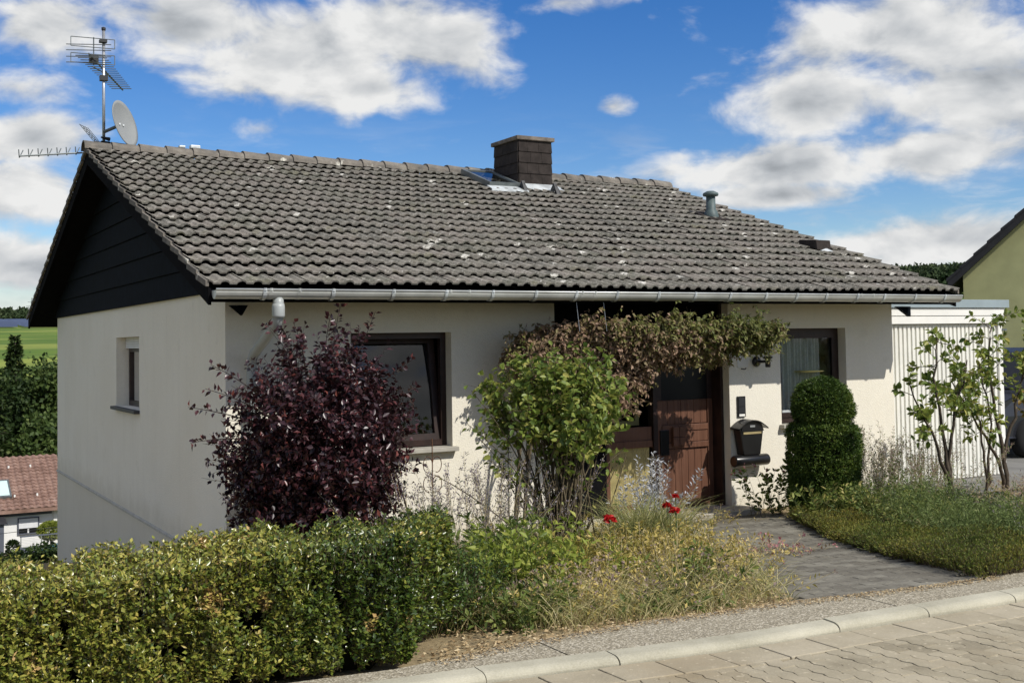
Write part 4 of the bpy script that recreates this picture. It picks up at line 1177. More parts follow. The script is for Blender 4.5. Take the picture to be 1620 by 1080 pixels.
ol = empty('neighbour_house', (21.5, 9.5, -2.1), 'olive yellow gabled house with black roof edge behind the garage', 'house')
oE = Vector((20.11, 8.0, 0)); oa = .90
oR = Vector((math.cos(oa), -math.sin(oa), 0)); oF = Vector((math.sin(oa), math.cos(oa), 0))
ez, sl_, hw_ = 1.42, .93, 5.0
def op(r_, f_, z_): return oE+oR*r_+oF*f_+Vector((0, 0, z_))
MB().prism([op(.35, 0, -3.5), op(2*hw_-.35, 0, -3.5), op(2*hw_-.35, 0, ez+.35*sl_-.2), op(hw_, 0, ez+hw_*sl_-.2), op(.35, 0, ez+.35*sl_-.2)], oF*9).build('wall', 'olive_plaster', ol)
rf_ = MB()
rf_.prism([op(0, -.35, ez-.22), op(0, -.35, ez), op(hw_, -.35, ez+hw_*sl_), op(2*hw_, -.35, ez), op(2*hw_, -.35, ez-.22), op(hw_, -.35, ez+hw_*sl_-.22)], oF*9.7)
rf_ = rf_.build('roof', 'black_roof', ol)
for k in range(16):
    t0, t1 = hw_*k/16, hw_*(k+1)/16
    for s_ in (0, 1):
        def fx(t): return 2*hw_-t if s_ else t
        MB().prism([op(fx(t0-.03), -.37, ez+(t0-.03)*sl_+.06), op(fx(t1), -.37, ez+t1*sl_+.015), op(fx(t1), -.37, ez+t1*sl_-.06), op(fx(t0-.03), -.37, ez+(t0-.03)*sl_-.02)], oF*.3).build('verge_tile', 'black_roof', rf_)

car = empty('parked_van', (15.2, 2.7, -2.0), 'dark van parked behind the small trees at the right edge', 'van')
def van(ox, oy, oz, rot):
    M = Matrix.Translation((ox, oy, oz)) @ Matrix.Rotation(rot, 4, 'Z')
    prof_ = [(-2.2, .35), (-2.25, .75), (-2.2, 1.0), (-1.95, 1.75), (-1.8, 1.86), (.5, 1.88), (.8, 1.80), (1.55, 1.12), (2.15, .98), (2.3, .75), (2.28, .35)]
    m_ = MB(); n_ = len(prof_)
    for (yy, inn) in ((-.86, .10), (-.93, 0), (.93, 0), (.86, .10)):
        for (x_, z_) in prof_: m_.v.append((x_*(1-inn*.03), yy*(1-(.10 if z_ > 1.1 else 0)), z_-inn*.15 if z_ > .5 else z_))
    for j in range(3):
        for q in range(n_):
            a = j*n_+q; b = j*n_+(q+1) % n_
            m_.f.append((a, a+n_, b+n_, b))
    m_.f.append(tuple(range(n_))); m_.f.append(tuple(range(3*n_, 4*n_))[::-1])
    m_.v = [tuple(M @ Vector(v_)) for v_ in m_.v]; m_.build('body', 'car_paint', car, smooth=False, bevel=.03)
    def part(nm, mat, pts, th=.012):
        m2 = MB(); P_ = [M @ Vector(q) for q in pts]; nn = (P_[1]-P_[0]).cross(P_[2]-P_[0]).normalized()
        m2.prism([p_+nn*.004 for p_ in P_], nn*th); m2.build(nm, mat, car)
    for s_ in (-1, 1):
        yv = s_*.850
        q_ = [(-1.75, yv, 1.18), (-.7, yv, 1.18), (-.7, yv*.985, 1.70), (-1.68, yv*.985, 1.70)]; part('window', 'black_metal', q_ if s_ < 0 else q_[::-1])
        q_ = [(-.6, yv, 1.18), (.4, yv, 1.18), (.4, yv*.985, 1.70), (-.6, yv*.985, 1.70)]; part('window', 'black_metal', q_ if s_ < 0 else q_[::-1])
        q_ = [(.5, yv, 1.18), (1.25, yv, 1.18), (.72, yv*.985, 1.70), (.5, yv*.985, 1.70)]; part('window', 'black_metal', q_ if s_ < 0 else q_[::-1])
    part('rear_window', 'black_metal', [(-2.14, .70, 1.2), (-2.14, -.70, 1.2), (-1.99, -.66, 1.68), (-1.99, .66, 1.68)])
    part('windscreen', 'black_metal', [(1.50, -.70, 1.17), (1.50, .70, 1.17), (.86, .66, 1.76), (.86, -.66, 1.76)])
    for wx in (-1.4, 1.45):
        for s_ in (-1, 1):
            m2 = MB().lathe((wx, s_*.83, .33), [(.20, -.1), (.33, -.09), (.34, 0), (.33, .09), (.20, .1)], 20, 'y'); m2.v = [tuple(M @ Vector(v_)) for v_ in m2.v]
            wo_ = m2.build('wheel', 'tyre', car, smooth=True)
            m2 = MB().lathe((wx, s_*.83, .33), [(.05, -.115), (.19, -.108), (.19, .108), (.05, .115)], 16, 'y'); m2.v = [tuple(M @ Vector(v_)) for v_ in m2.v]
            m2.build('rim', 'galv', wo_)
van(15.9, 2.6, -2.035, R(180))

# lower house on the left
lo = empty('lower_house', (2, 48, -9.0), 'white house with reddish tiled roof down the slope at left', 'house')
MB().box((-12, 45, -10.5), (5.0, 52.6, -6.75)).build('wall', 'white_house', lo)
MB().box((-12.02, 44.9, -7.35), (4.65, 44.99, -6.98)).build('eave_band', 'grey_render', lo)
MB().box((4.72, 44.86, -9.1), (4.86, 44.99, -6.95)).build('downpipe', 'white_paint', lo)
lr = MB()
ry0, rz0, ry1, rz1 = 44.45, -7.02, 48.8, -5.05
lr.prism([(-12.4, ry0, rz0), (-12.4, ry1, rz1), (-12.4, 2*ry1-ry0, rz0), (-12.4, 2*ry1-ry0, rz0-.15), (-12.4, ry1, rz1-.2), (-12.4, ry0, rz0-.15)], (17.8, 0, 0))
lr = lr.build('roof', 'red_tile', lo)
# rows of clay tiles that show, right part of the roof
tcount = 0
rs = math.hypot(ry1-ry0, rz1-rz0); ra_ = math.atan2(rz1-rz0, ry1-ry0); nrow = 16; rwid = .30
cm = MB(); us = np.linspace(-rwid/2, rwid/2, 7)
for yy, zl in ((0, .045), (rs/nrow+.03, 0.005)):
    for u in us: cm.v.append((u, yy, zl+.035*math.cos(u/rwid*2*math.pi)))
for u in us: cm.v.append((u, .004, .0+.03*math.cos(u/rwid*2*math.pi)))
for q in range(6): cm.f += [(q, q+1, 8+q, 7+q), (14+q, 15+q, q+1, q)]
cme = cm.mesh('clay_tile', 'red_tile')
lx = sorted([(x_, r_) for x_ in np.arange(5.25, -1.5, -rwid) for r_ in range(nrow)], key=lambda t: -t[0])
Mt = Matrix.Rotation(ra_, 3, 'X')
for (x_, r_) in lx[:300]:
    o = link('clay_tile', cme, lr); s_ = r_*rs/nrow
    o.matrix_local = Matrix.Translation((x_, ry0+s_*math.cos(ra_), rz0+s_*math.sin(ra_)+random.uniform(-.008, .008)+.01)) @ Mt.to_4x4()
for s_ in range(4):
    MB().box((1.2+s_*.95, 47.7, -5.48), (1.27+s_*.95, 47.8, -5.36)).build('snow_hook', 'white_paint', lr)
    MB().box((1.2+s_*.95, 45.3, -6.57), (1.27+s_*.95, 45.4, -6.45)).build('snow_hook', 'white_paint', lr)
sk = MB(); 
def lrp(x_, t, o_): return (x_, ry0+t*rs*math.cos(ra_)-o_*math.sin(ra_), rz0+t*rs*math.sin(ra_)+o_*math.cos(ra_))
sk.prism([lrp(1.9, .20, .14), lrp(3.02, .20, .14), lrp(3.02, .52, .14), lrp(1.9, .52, .14)], Vector(lrp(0, 0, -.1))-Vector(lrp(0, 0, .14)))
sk = sk.build('roof_window', 'zinc_dark', lo)
MB().quad(lrp(1.98, .225, .146), lrp(2.94, .225, .146), lrp(2.94, .495, .146), lrp(1.98, .495, .146)).build('pane', 'mint_glass', sk)
wi_ = bars(MB(), 3.22, 4.12, -8.2, -7.45, .05, 44.93, 44.99).build('window', 'grey_render', lo)
MB().box((3.27, 44.95, -7.93), (4.07, 44.985, -7.5)).build('shutter', 'shutter', wi_)
MB().box((3.27, 44.96, -8.15), (3.63, 44.985, -7.935)).build('pane', 'black_metal', wi_); MB().box((3.71, 44.96, -8.15), (4.07, 44.985, -7.935)).build('pane', 'black_metal', wi_)
MB().box((1.5, 44.2, -9.3), (2.58, 44.98, -7.5)).build('porch', 'grey_render', lo)
MB().prism([(1.35, 44.05, -7.55), (2.72, 44.05, -7.55), (2.62, 44.5, -7.28), (1.45, 44.5, -7.28)], (0, .45, -.02)).build('porch_roof', 'black_roof', lo)
tr_ = MB().box((3.05, 42.6, -9.6), (6.5, 42.75, -8.42)).build('terrace_wall', 'grey_render')
tag(tr_, 'dark grey terrace wall in front of the white lower house', 'wall')
fn = empty('terrace_railing', (4.6, 42.7, -8.4), 'thin wire railing with dark top rail above grey terrace wall', 'railing')
MB().box((3.05, 42.64, -7.98), (6.5, 42.70, -7.92)).build('top_rail', 'grey_render', fn)
for k in range(5): MB().box((3.07+.82*k, 42.65, -8.42), (3.11+.82*k, 42.69, -7.98)).build('post', 'galv', fn)
for k in range(6): MB().box((3.07, 42.66, -8.38+.066*k), (6.5, 42.668, -8.372+.066*k)).build('wire', 'galv', fn)
yd = MB().quad((-6, 38, -8.98), (7, 38, -8.98), (7, 45, -9.0), (-6, 45, -9.0)).build('yard', 'gutter_slab'); tag(yd, kind='structure')
cb = MB().tube([(-12, 40, -7.6), (0, 40.2, -7.45), (8, 40.3, -7.2)], .012, 4).build('overhead_cable', 'black_plastic'); tag(cb, 'thin dark cable crossing in front of the lower white house', 'cable')
# parasol
pr = empty('parasol', (3.1, 32.5, -8.3), 'open teal striped parasol half hidden by the bungalow corner', 'parasol')
c_ = Vector((3.25, 32.5, -6.72)); m1, m2 = MB(), MB(); ns = 8
for q in range(ns):
    a0, a1 = 2*math.pi*q/ns, 2*math.pi*(q+1)/ns
    for j in range(4):
        r0, r1 = 1.3*j/4, 1.3*(j+1)/4; z0, z1 = -.52*(j/4)**1.15, -.52*((j+1)/4)**1.15
        (m1 if j % 2 else m2).quad(c_+Vector((r0*math.cos(a0), r0*math.sin(a0), z0)), c_+Vector((r1*math.cos(a0), r1*math.sin(a0), z1)), c_+Vector((r1*math.cos(a1), r1*math.sin(a1), z1)), c_+Vector((r0*math.cos(a1), r0*math.sin(a1), z0)))
m1.build('canopy', 'teal_cloth', pr); m2.build('canopy_stripe', 'teal_light', pr)
MB().tube([c_+Vector((0, 0, .06)), c_+Vector((0, 0, -2.2))], .025, 8).build('pole', 'galv', pr)

# ------------------------------------------------------------------ plants
UP = np.array([0, 0, 1.0])
def leaf_on(lf, P, m, t0, L, Wd, tint_mu=.5, tint_sd=.22, rnd=False, tanw=.35, upw=.1, nup=.8, t1=1.0, pet=.01, fold=.18, droop=.12):
    n = len(P)
    t = t0+(t1-t0)*rng.random((n, m))
    p, tg = along(P, t); p = p.reshape(-1, 3); tg = tg.reshape(-1, 3); N = len(p)
    pr = rnd3(N); pr = nrm(pr-tg*np.sum(pr*tg, 1, keepdims=True))
    a = nrm(tg*tanw+pr+UP*upw)
    nr = nrm(UP*nup+rnd3(N)*.75)
    tint = np.clip(rng.normal(tint_mu, tint_sd, N), 0, 1)
    lf.leaves(p+pr*pet, a, nr, L*rng.uniform(.65, 1.2, N), Wd*rng.uniform(.7, 1.15, N), tint, fold, rnd, droop)
def bush(root, base, center, rad, nmain, ntwig, lpt, twl, L, Wd, leafm, stemm, r0=.012, rnd=False, zmin=-.6, tint=(.5, .22), upb=.25, spread=.12, t0=.4, lump=.22, seed=1, shell=.5, leaf_t0=.1, twr=.0025):
    base = np.array(base, float); center = np.array(center, float); rad = np.array(rad, float)
    d_ = rnd3(nmain*3); d_ = d_[d_[:, 2] > zmin][:nmain]; n = len(d_)
    rr = (shell+(1-shell)*rng.random((n, 1)))*(1+lump*noise3(d_*2, 1.3, seed)[:, None])
    tip = center+d_*rad*rr*.86
    b = base+np.c_[rng.normal(0, spread, (n, 2)), np.zeros(n)]
    b[:, 2] -= .03
    hor = (tip-b)*[1, 1, 0]
    P = bez(b, tip, hor*-.12+UP*.12*np.linalg.norm(tip-b, axis=1, keepdims=True)+rng.normal(0, .04, (n, 3)), 8)
    st = LF(); st.tubes(P, r0*rng.uniform(.6, 1.2, n), r0*.25, 5)
    k = rng.integers(0, n, ntwig); q, tg = along(P[k], (t0+(1-t0)*rng.random((ntwig, 1))**.7)); q = q[:, 0]; tg = tg[:, 0]
    out = nrm((q-center)/rad)
    dr = nrm(out*.9+rnd3(ntwig)*.75+UP*upb+tg*.3)
    ln = twl*rng.uniform(.5, 1.35, (ntwig, 1))
    T = bez(q, q+dr*ln, rnd3(ntwig)*ln*.12, 5)
    st.tubes(T, twr, twr*.5, 3)
    lf = LF(); leaf_on(lf, T, lpt, leaf_t0, L, Wd, tint[0], tint[1], rnd)
    if stemm: st.build('stems', stemm, root)
    return lf, P, T

# --- boxwood hedge along the pavement
def surf_noise(x, z): return noise3(np.stack([x*1.0, x*0, z*.45], -1), 5.0, 5)
hedge = empty('boxwood_hedge', (-2.3, -5.4, -1.5), 'clipped yellowish green boxwood hedge in the left foreground', 'hedge')
hx0_, hx1_ = -5.6, -.62
def hedge_front(x): return walk_y(x)+.06
HB = .95; HZ = -.975
def hedge_end(y): return -.62+.62*sstep(-5.76, -4.8, y)
N = 36000
u = rng.random(N)
xx = hx0_+(hx1_+.62-hx0_)*u**.75
face = rng.random(N)
pts = np.zeros((N, 3)); out = np.zeros((N, 3))
zb_ = -1.55+(HZ+1.55)*rng.random(N)
f1 = face < .58; f2 = (face >= .58) & (face < .86); f3 = face >= .86
xf = np.minimum(xx, -.66)
pts[f1] = np.c_[xf, hedge_front(xf), zb_][f1]; out[f1] = [0, -1, .25]
yt = hedge_front(xx)+HB*rng.random(N)
ok = xx < hedge_end(yt)
pts[f2] = np.c_[np.minimum(xx, hedge_end(yt)), yt, np.full(N, HZ)][f2]; out[f2] = [0, -.1, 1]
ye = -5.74+1.0*rng.random(N)
pts[f3] = np.c_[hedge_end(ye), ye, zb_][f3]; out[f3] = nrm(np.array([[.75, -.55, .2]]))
nz = surf_noise(pts[:, 0], pts[:, 2])
gap = noise3(pts*[17, 17, 4.5], 1.0, 9)+.5*noise3(pts*[45, 45, 14], 1.0, 19)
keep = gap > -.42+.5*(out[:, 2] > .5)*-1
pts, out, nz = pts[keep], out[keep], nz[keep]; N = len(pts)
pts[:, 2] -= .06*sstep(-1.0, -2.5, pts[:, 0])*sstep(-1.55, HZ, pts[:, 2])
# rounded top edge
edge = np.clip((pts[:, 2]-(HZ-.12))/.12, 0, 1)*(out[:, 2] < .5)
pts[:, 1] += .07*edge**2*(out[:, 1] < -.5)
pts += out*(nz[:, None]*.035+.045*gap[keep][:, None]-.045-.07*rng.random((N, 1))**2)
dr = nrm(out*.55+UP*.9+rnd3(N)*.4)
ln = rng.uniform(.04, .11, (N, 1))
T = bez(pts, pts+dr*ln, rnd3(N)*.008, 4)
greenness = sstep(-1.55, -.75, pts[:, 0])
yl = np.clip(.56-.32*greenness+.13*noise3(pts, 3.0, 21)+.08*rng.normal(size=N), 0, 1)
lf = LF()
m = 6; t = .15+.85*rng.random((N, m)); p_, tg_ = along(T, t); p_ = p_.reshape(-1, 3); tg_ = tg_.reshape(-1, 3)
pr_ = rnd3(N*m); pr_ = nrm(pr_-tg_*np.sum(pr_*tg_, 1, keepdims=True))
dead = noise3(pts*[6, 6, 5], 1.0, 77); yl = np.where(dead > .85, .96, yl)
tn = np.clip(np.repeat(yl, m)+rng.normal(0, .13, N*m), 0, 1)
lf.leaves(p_, nrm(tg_*.7+pr_), nrm(tg_*.4+UP*.3+rnd3(N*m)*.9), .029*rng.uniform(.4, 1.4, N*m), .017*rng.uniform(.5, 1.3, N*m), tn, .12)
st = LF(); st.tubes(T, .0020, .0009, 3); st.build('stems', 'cane', hedge)
# taller shoots
NS_ = 520; k = rng.choice(np.where((out[:, 2] > .5) | (pts[:, 2] > HZ-.08))[0], NS_); Pb = pts[k]
T2 = bez(Pb, Pb+nrm(UP+rnd3(NS_)*.3)*rng.uniform(.05, .15, (NS_, 1)), rnd3(NS_)*.01, 4)
leaf_on(lf, T2, 10, .1, .027, .016, .60, .15, upw=.5)
lf.build('foliage', 'box_leaf', hedge)
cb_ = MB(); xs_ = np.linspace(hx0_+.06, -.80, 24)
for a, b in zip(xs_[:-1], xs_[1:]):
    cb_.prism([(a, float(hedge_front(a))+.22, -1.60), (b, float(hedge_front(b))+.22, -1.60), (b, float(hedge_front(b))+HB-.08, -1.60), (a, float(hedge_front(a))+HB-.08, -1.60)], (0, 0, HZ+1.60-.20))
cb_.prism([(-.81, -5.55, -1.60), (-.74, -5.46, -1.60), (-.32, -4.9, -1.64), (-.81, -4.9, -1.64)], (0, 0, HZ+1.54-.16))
cb_.build('shade_core', 'core', hedge)  # solid dark core added to darken the gaps between the leaves

# --- purple leaved shrub
ps_ = empty('purple_shrub', (.35, -1.5, -2.02), 'large dark purple leaved shrub in front of the wall corner', 'shrub')
lf, P, T = bush(ps_, (.38, -1.5, -2.02), (.47, -1.5, -.68), (1.02, .80, 1.0), 120, 3300, 12, .30, .060, .038, 'purple_leaf', 'cane_dark', .014, zmin=-.85, tint=(.45, .25), lump=.15, shell=.35, spread=.25, upb=.12, t0=.3)
# long whips at the top and to the left
tips = np.array([[.62, -1.5, .45], [.55, -1.45, .38], [1.0, -1.4, .40], [-.55, -1.5, -.05], [.02, -1.5, .12], [-.75, -1.55, -.40], [-.72, -1.5, -.70], [.18, -1.5, .30], [1.35, -1.5, -.3], [-.62, -1.6, -.25], [.85, -1.4, .25], [1.35, -1.45, -.05]])
b_ = np.array([.42, -1.5, -.7])+(tips-np.array([.42, -1.5, -.7]))*.55
Pw = bez(b_, tips, rnd3(len(tips))*.05, 7); s2 = LF(); s2.tubes(Pw, .006, .002, 4); s2.build('whips', 'cane_dark', ps_)
leaf_on(lf, Pw, 34, .05, .062, .040, .5, .25, upw=.2)
lf.build('foliage', 'purple_leaf', ps_)

# --- rose bush in front of the entrance side
rb_ = empty('rose_bush', (2.45, -2.15, -1.95), 'tall leafy green rose bush between window and entrance', 'rose bush')
lf, P, T = bush(rb_, (2.48, -2.15, -1.97), (2.50, -2.1, -.42), (.74, .52, .46), 64, 520, 9, .24, .072, .050, 'rose_leaf', 'cane', .011, rnd=True, zmin=-.5, tint=(.58, .24), spread=.16, lump=.42, shell=.35, upb=.25, t0=.66)
tips = np.array([[1.62, -2.1, -.33], [1.68, -2.1, -.75], [1.55, -2.15, -.62], [1.78, -2.1, -.95], [3.32, -2.1, -.55], [3.25, -2.1, -.95], [2.2, -2.1, .06], [2.8, -2.1, .05], [3.05, -2.1, -.15]])
b_ = np.tile([2.46, -2.15, -1.95], (len(tips), 1))+rng.normal(0, .1, (len(tips), 3))*[1, 1, 0]
Pw = bez(b_, tips, np.c_[(tips[:, 0]-2.46)*-.25, np.zeros(len(tips)), np.full(len(tips), .15)], 10); s2 = LF(); s2.tubes(Pw, .010, .003, 5); s2.build('canes', 'cane', rb_)
leaf_on(lf, Pw, 26, .55, .070, .048, .5, .22, rnd=True, pet=.03)
b_ = np.tile([2.48, -2.15, -1.96], (34, 1))+rng.normal(0, .16, (34, 3))*[1, .8, 0]
tp = np.c_[2.48+rng.normal(0, .40, 34), -2.1+rng.normal(0, .25, 34), rng.uniform(-1.1, -.5, 34)]
Pw = bez(b_, tp, rng.normal(0, .07, (34, 3)), 8); s2 = LF(); s2.tubes(Pw, .009*rng.uniform(.6, 1.3, 34), .004, 5); s2.build('canes', 'cane', rb_)
leaf_on(lf, Pw, 5, .3, .055, .040, .7, .25, rnd=True)
lf.build('foliage', 'rose_leaf', rb_)

# --- climbing vine hanging in front of the entrance
vi = empty('climbing_vine', (3.1, -1.05, -1.9), 'browning climbing vine draped below the gutter over the entrance', 'climber')
N = 4600
q = np.zeros((0, 3))
while len(q) < N:
    x = rng.uniform(2.95, 6.35, 4000); z = rng.uniform(-1.1, .36, 4000); yo = rng.uniform(-.20, .20, 4000); y = np.interp(x, [3.0, 3.5, 4.3], [-.45, -.60, -.97])+np.minimum((.30-z)*.80, np.interp(x, [3.0, 3.5, 4.3], [.05, .1, .42]))+yo*np.interp(x, [3.0, 4.3], [.8, 1])
    top = np.interp(x, [2.95, 3.15, 3.5, 4.2, 5.6, 6.2, 6.4], [.0, .22, .30, .33, .31, .33, .22])+.03*np.sin(x*7)
    bot = np.interp(x, [2.95, 3.2, 3.5, 4.0, 4.3, 4.55, 4.8, 5.2, 5.6, 5.9, 6.38], [-.15, -.40, -.65, -.80, -.70, -.36, -.16, -.12, -.13, -.02, .08])+.05*np.sin(x*11)
    okk = (z < top) & (z > bot) & (y < -.12) & ((yo/.2)**2+((z-(top+bot)/2)/np.maximum((top-bot)/2, .05))**2*.85 < 1.1)
    q = np.concatenate([q, np.c_[x, y, z][okk]])
q = q[:N]
dr = nrm(rnd3(N)*.8+[0, -.5, -.35])
T = bez(q, q+dr*rng.uniform(.08, .26, (N, 1)), rnd3(N)*.03+UP*.02, 5)
st = LF(); st.tubes(T, .0022, .0012, 3)
hw = np.sort(rng.uniform(3.2, 6.0, 60)); Pw = bez(np.c_[hw, np.interp(hw, [3.0, 3.5, 4.3], [-.4, -.5, -.88]), rng.uniform(.0, .3, 60)], np.c_[np.clip(hw+rng.normal(0, .4, 60), 3.1, 6.3), rng.uniform(-1.0, -.75, 60), rng.uniform(-.15, .25, 60)], rng.normal(0, .06, (60, 3)), 8)
st.tubes(Pw, .006, .004, 4)
# main stem, down to the ground
Pm = bez(np.array([[3.0, -.4, -2.12], [3.1, -.45, -2.12], [3.05, -.35, -2.12]]), np.array([[3.3, -.45, .05], [3.9, -.7, .2], [5.2, -.95, .22]]), np.array([[-.1, 0, .3], [-.5, 0, .7], [-1.3, 0, 1.0]]), 14)
st.tubes(Pm, .022, .008, 6); st.build('stems', 'cane', vi)
lf = LF()
xs_q = q[:, 0]; mu = np.clip(.60-.26*sstep(4.6, 6.3, xs_q)+.16*noise3(q, 3.2, 33)-.2*(q[:, 2] > .22)*(xs_q > 3.9), .12, .9)
m = 9; t = rng.random((N, m)); p_, tg_ = along(T, t); p_ = p_.reshape(-1, 3); tg_ = tg_.reshape(-1, 3)
lf.leaves(p_, nrm(rnd3(N*m)*.8+[0, -.25, -.6]), nrm(rnd3(N*m)*.7+[.1, -.7, .6]), .066*rng.uniform(.55, 1.2, N*m), .030*rng.uniform(.7, 1.2, N*m), np.clip(np.repeat(mu, m)+rng.normal(0, .14, N*m), 0, 1), .15)
lf.build('foliage', 'vine_leaf', vi)
for (wx, nm) in ((3.55, 0), (3.9, 0)):
    MB().tube([(wx, -.86, .51), (wx+.01, -.90, .2)], .003, 5).build('support_wire', 'galv', vi)

# --- three-tier topiary
tp_ = empty('topiary_yew', (6.55, -1.35, -2.04), 'dark green topiary yew clipped into stacked drums and dome', 'topiary')
TX, TY = 6.60, -1.35
profs = [(-.41, .0), (-.43, .16), (-.50, .28), (-.62, .36), (-.73, .38), (-.84, .345), (-.90, .25), (-.93, .24), (-.945, .38), (-.965, .435), (-1.2, .445), (-1.42, .445), (-1.48, .42), (-1.52, .415), (-1.58, .435), (-1.8, .435), (-1.95, .40), (-2.05, .34)]
profs = [(z_, r_*.885) for z_, r_ in profs]
pz = np.array([p_[0] for p_ in profs]); prd = np.array([p_[1] for p_ in profs])
N = 15000
sgl = np.abs(np.diff(pz))+np.abs(np.diff(prd)); wgt = sgl*(prd[1:]+prd[:-1]+.05); wgt /= wgt.sum()
kk = rng.choice(len(wgt), N, p=wgt); f_ = rng.random(N); zz = pz[kk]+(pz[kk+1]-pz[kk])*f_; rr = prd[kk]+(prd[kk+1]-prd[kk])*f_
an = rng.uniform(0, 2*np.pi, N); nx_ = np.stack([np.cos(an), np.sin(an), np.zeros(N)], 1)
slope = -(prd[kk+1]-prd[kk])/np.minimum(pz[kk+1]-pz[kk], -1e-3)
outn = nrm(nx_+UP*np.clip(slope, -3, 3)[:, None]*1.0)
pp = np.array([TX, TY, 0])+nx_*rr[:, None]+UP*zz[:, None]
pp += outn*(.016*noise3(pp, 9, 4)[:, None]-.03*rng.random((N, 1)))
dr = nrm(outn*.8+UP*.35+rnd3(N)*.55)
T = bez(pp, pp+dr*rng.uniform(.025, .065, (N, 1)), rnd3(N)*.006, 4)
lf = LF(); tl = np.clip(.50+.2*noise3(pp, 5, 6)+rng.normal(0, .1, N), 0, 1)
m = 7; t = rng.random((N, m)); p_, tg_ = along(T, t); p_ = p_.reshape(-1, 3); tg_ = tg_.reshape(-1, 3)
lf.leaves(p_, nrm(tg_*.9+rnd3(N*m)*.8), nrm(UP*.6+rnd3(N*m)), .028*rng.uniform(.7, 1.2, N*m), .0095, np.clip(np.repeat(tl, m)+rng.normal(0, .15, N*m), 0, 1), .1)
lf.build('foliage', 'yew_leaf', tp_)
MB().lathe((TX, TY, 0), [(max(.02, r_-.06), z_) for z_, r_ in profs][::-1], 24).build('shade_core', 'core', tp_, smooth=True)  # solid dark core, painted shade behind the yew leaves

# --- generic herbs and grasses
def gz(x, y): return float(tz(x, y))
def herb(name, label, x, y, h, spread, nst, lps, L, Wd, leafm, stemm='green_stem', group=None, rnd=False, tint=(.5, .2), t0=.1, lean=.35, cat='plant', flower=None, sr=.003, upw=.2, extra=None):
    g0 = gz(x, y); o = empty(name, (x, y, g0), label, cat, group)
    b = np.c_[x+rng.normal(0, spread*.35, nst), y+rng.normal(0, spread*.35, nst), np.full(nst, g0-.02)]
    nst = int(nst*1.3); L *= 1.22; Wd *= 1.4
    b = np.c_[x+rng.normal(0, spread*.35, nst), y+rng.normal(0, spread*.35, nst), np.full(nst, g0-.02)]
    hh = h*rng.uniform(.55, 1.1, nst)
    tip = b+np.c_[rng.normal(0, lean*h*.5, nst)+(b[:, 0]-x)*.6, rng.normal(0, lean*h*.5, nst)+(b[:, 1]-y)*.6, hh]
    P = bez(b, tip, np.c_[rng.normal(0, .05*h, (nst, 2)), np.full(nst, .05*h)], 7)
    st = LF(); st.tubes(P, sr, sr*.45, 4); st.build('stems', stemm, o)
    lf = LF()
    if lps: leaf_on(lf, P, lps, t0, L, Wd, tint[0], tint[1], rnd, upw=upw, tanw=.5)
    if extra: extra(lf, P, o)
    lf.build('foliage', leafm, o)
    if flower:
        fm, nf, fL, fW, ft0, nm = flower
        fl = LF(); leaf_on(fl, P, nf, ft0, fL, fW, .5, .25, tanw=1.0, upw=.4); tag(fl.build(nm, fm, o), kind='stuff')
    return o
def tuft(name, label, x, y, h, nb_, spread, wd, mat, cat='grass', group=None, tint=(.5, .22), arch=.8, lean=.5):
    g0 = gz(x, y); o = empty(name, (x, y, g0), label, cat, group)
    a = rng.uniform(0, 2*np.pi, nb_); hor = np.c_[np.cos(a), np.sin(a), np.zeros(nb_)]
    b = np.c_[x+rng.normal(0, spread*.3, nb_), y+rng.normal(0, spread*.3, nb_), np.full(nb_, g0-.02)]
    lf = LF(); lf.blades(b, nrm(UP+hor*lean*rng.random((nb_, 1))), h*rng.uniform(.6, 1.15, nb_), wd, hor*arch*rng.uniform(.3, 1, (nb_, 1))-UP*.25*arch, np.clip(rng.normal(tint[0], tint[1], nb_), 0, 1))
    lf.build('blades', mat, o); return o

# left bed
herb('lavender', 'tall grey lavender spikes right of the purple shrub', 1.15, -2.55, 1.0, .75, 70, 14, .040, .008, 'lavender_leaf', 'dry_stem', flower=('lavender_bloom', 30, .020, .012, .72, 'flower_spikes'), lean=.42)
herb('lavender', 'smaller grey lavender clump left of the rose bush', 1.75, -2.35, .95, .55, 46, 12, .040, .008, 'lavender_leaf', 'dry_stem', flower=('lavender_bloom', 30, .020, .012, .72, 'flower_spikes'), lean=.4)
herb('boxwood_bush', 'dark green rounded bush end right behind the hedge', .06, -4.5, .48, .42, 360, 20, .026, .013, 'box_green', 'cane', lean=.25, tint=(.45, .2), cat='shrub', sr=.002)
herb('leafy_weed', 'lime green leafy weed beside the dark hedge end', .75, -4.35, .56, .42, 60, 26, .055, .022, 'lime_leaf', tint=(.5, .22), lean=.35)
herb('leafy_weed', 'upright green weed between hedge and lavender', .80, -3.75, .60, .55, 70, 22, .060, .020, 'weed_leaf', tint=(.35, .2), lean=.3)
herb('leafy_weed', 'yellowish dry weed in front of the rose bush', 1.35, -4.15, .40, .50, 56, 22, .048, .018, 'gold_leaf', tint=(.3, .22), lean=.4)
herb('leafy_weed', 'green bushy weed at the foot of the rose bush', 1.95, -3.3, .36, .70, 80, 20, .055, .018, 'gold_leaf', tint=(.35, .25), lean=.4)
tuft('ornamental_grass', 'arching pale green ornamental grass right of the rose canes', 3.0, -2.75, .72, 900, .42, .006, 'grass_blade', tint=(.32, .2), arch=.8, lean=.45)
tuft('ornamental_grass', 'straw coloured grass clump below the side light', 3.3, -2.5, .60, 520, .42, .006, 'grass_blade', tint=(.5, .2), arch=.7)
herb('silver_plant', 'silvery white dry plant in front of the side light', 3.62, -2.05, .88, .22, 40, 26, .040, .012, 'silver_leaf', 'dry_stem', t0=.55, lean=.32)
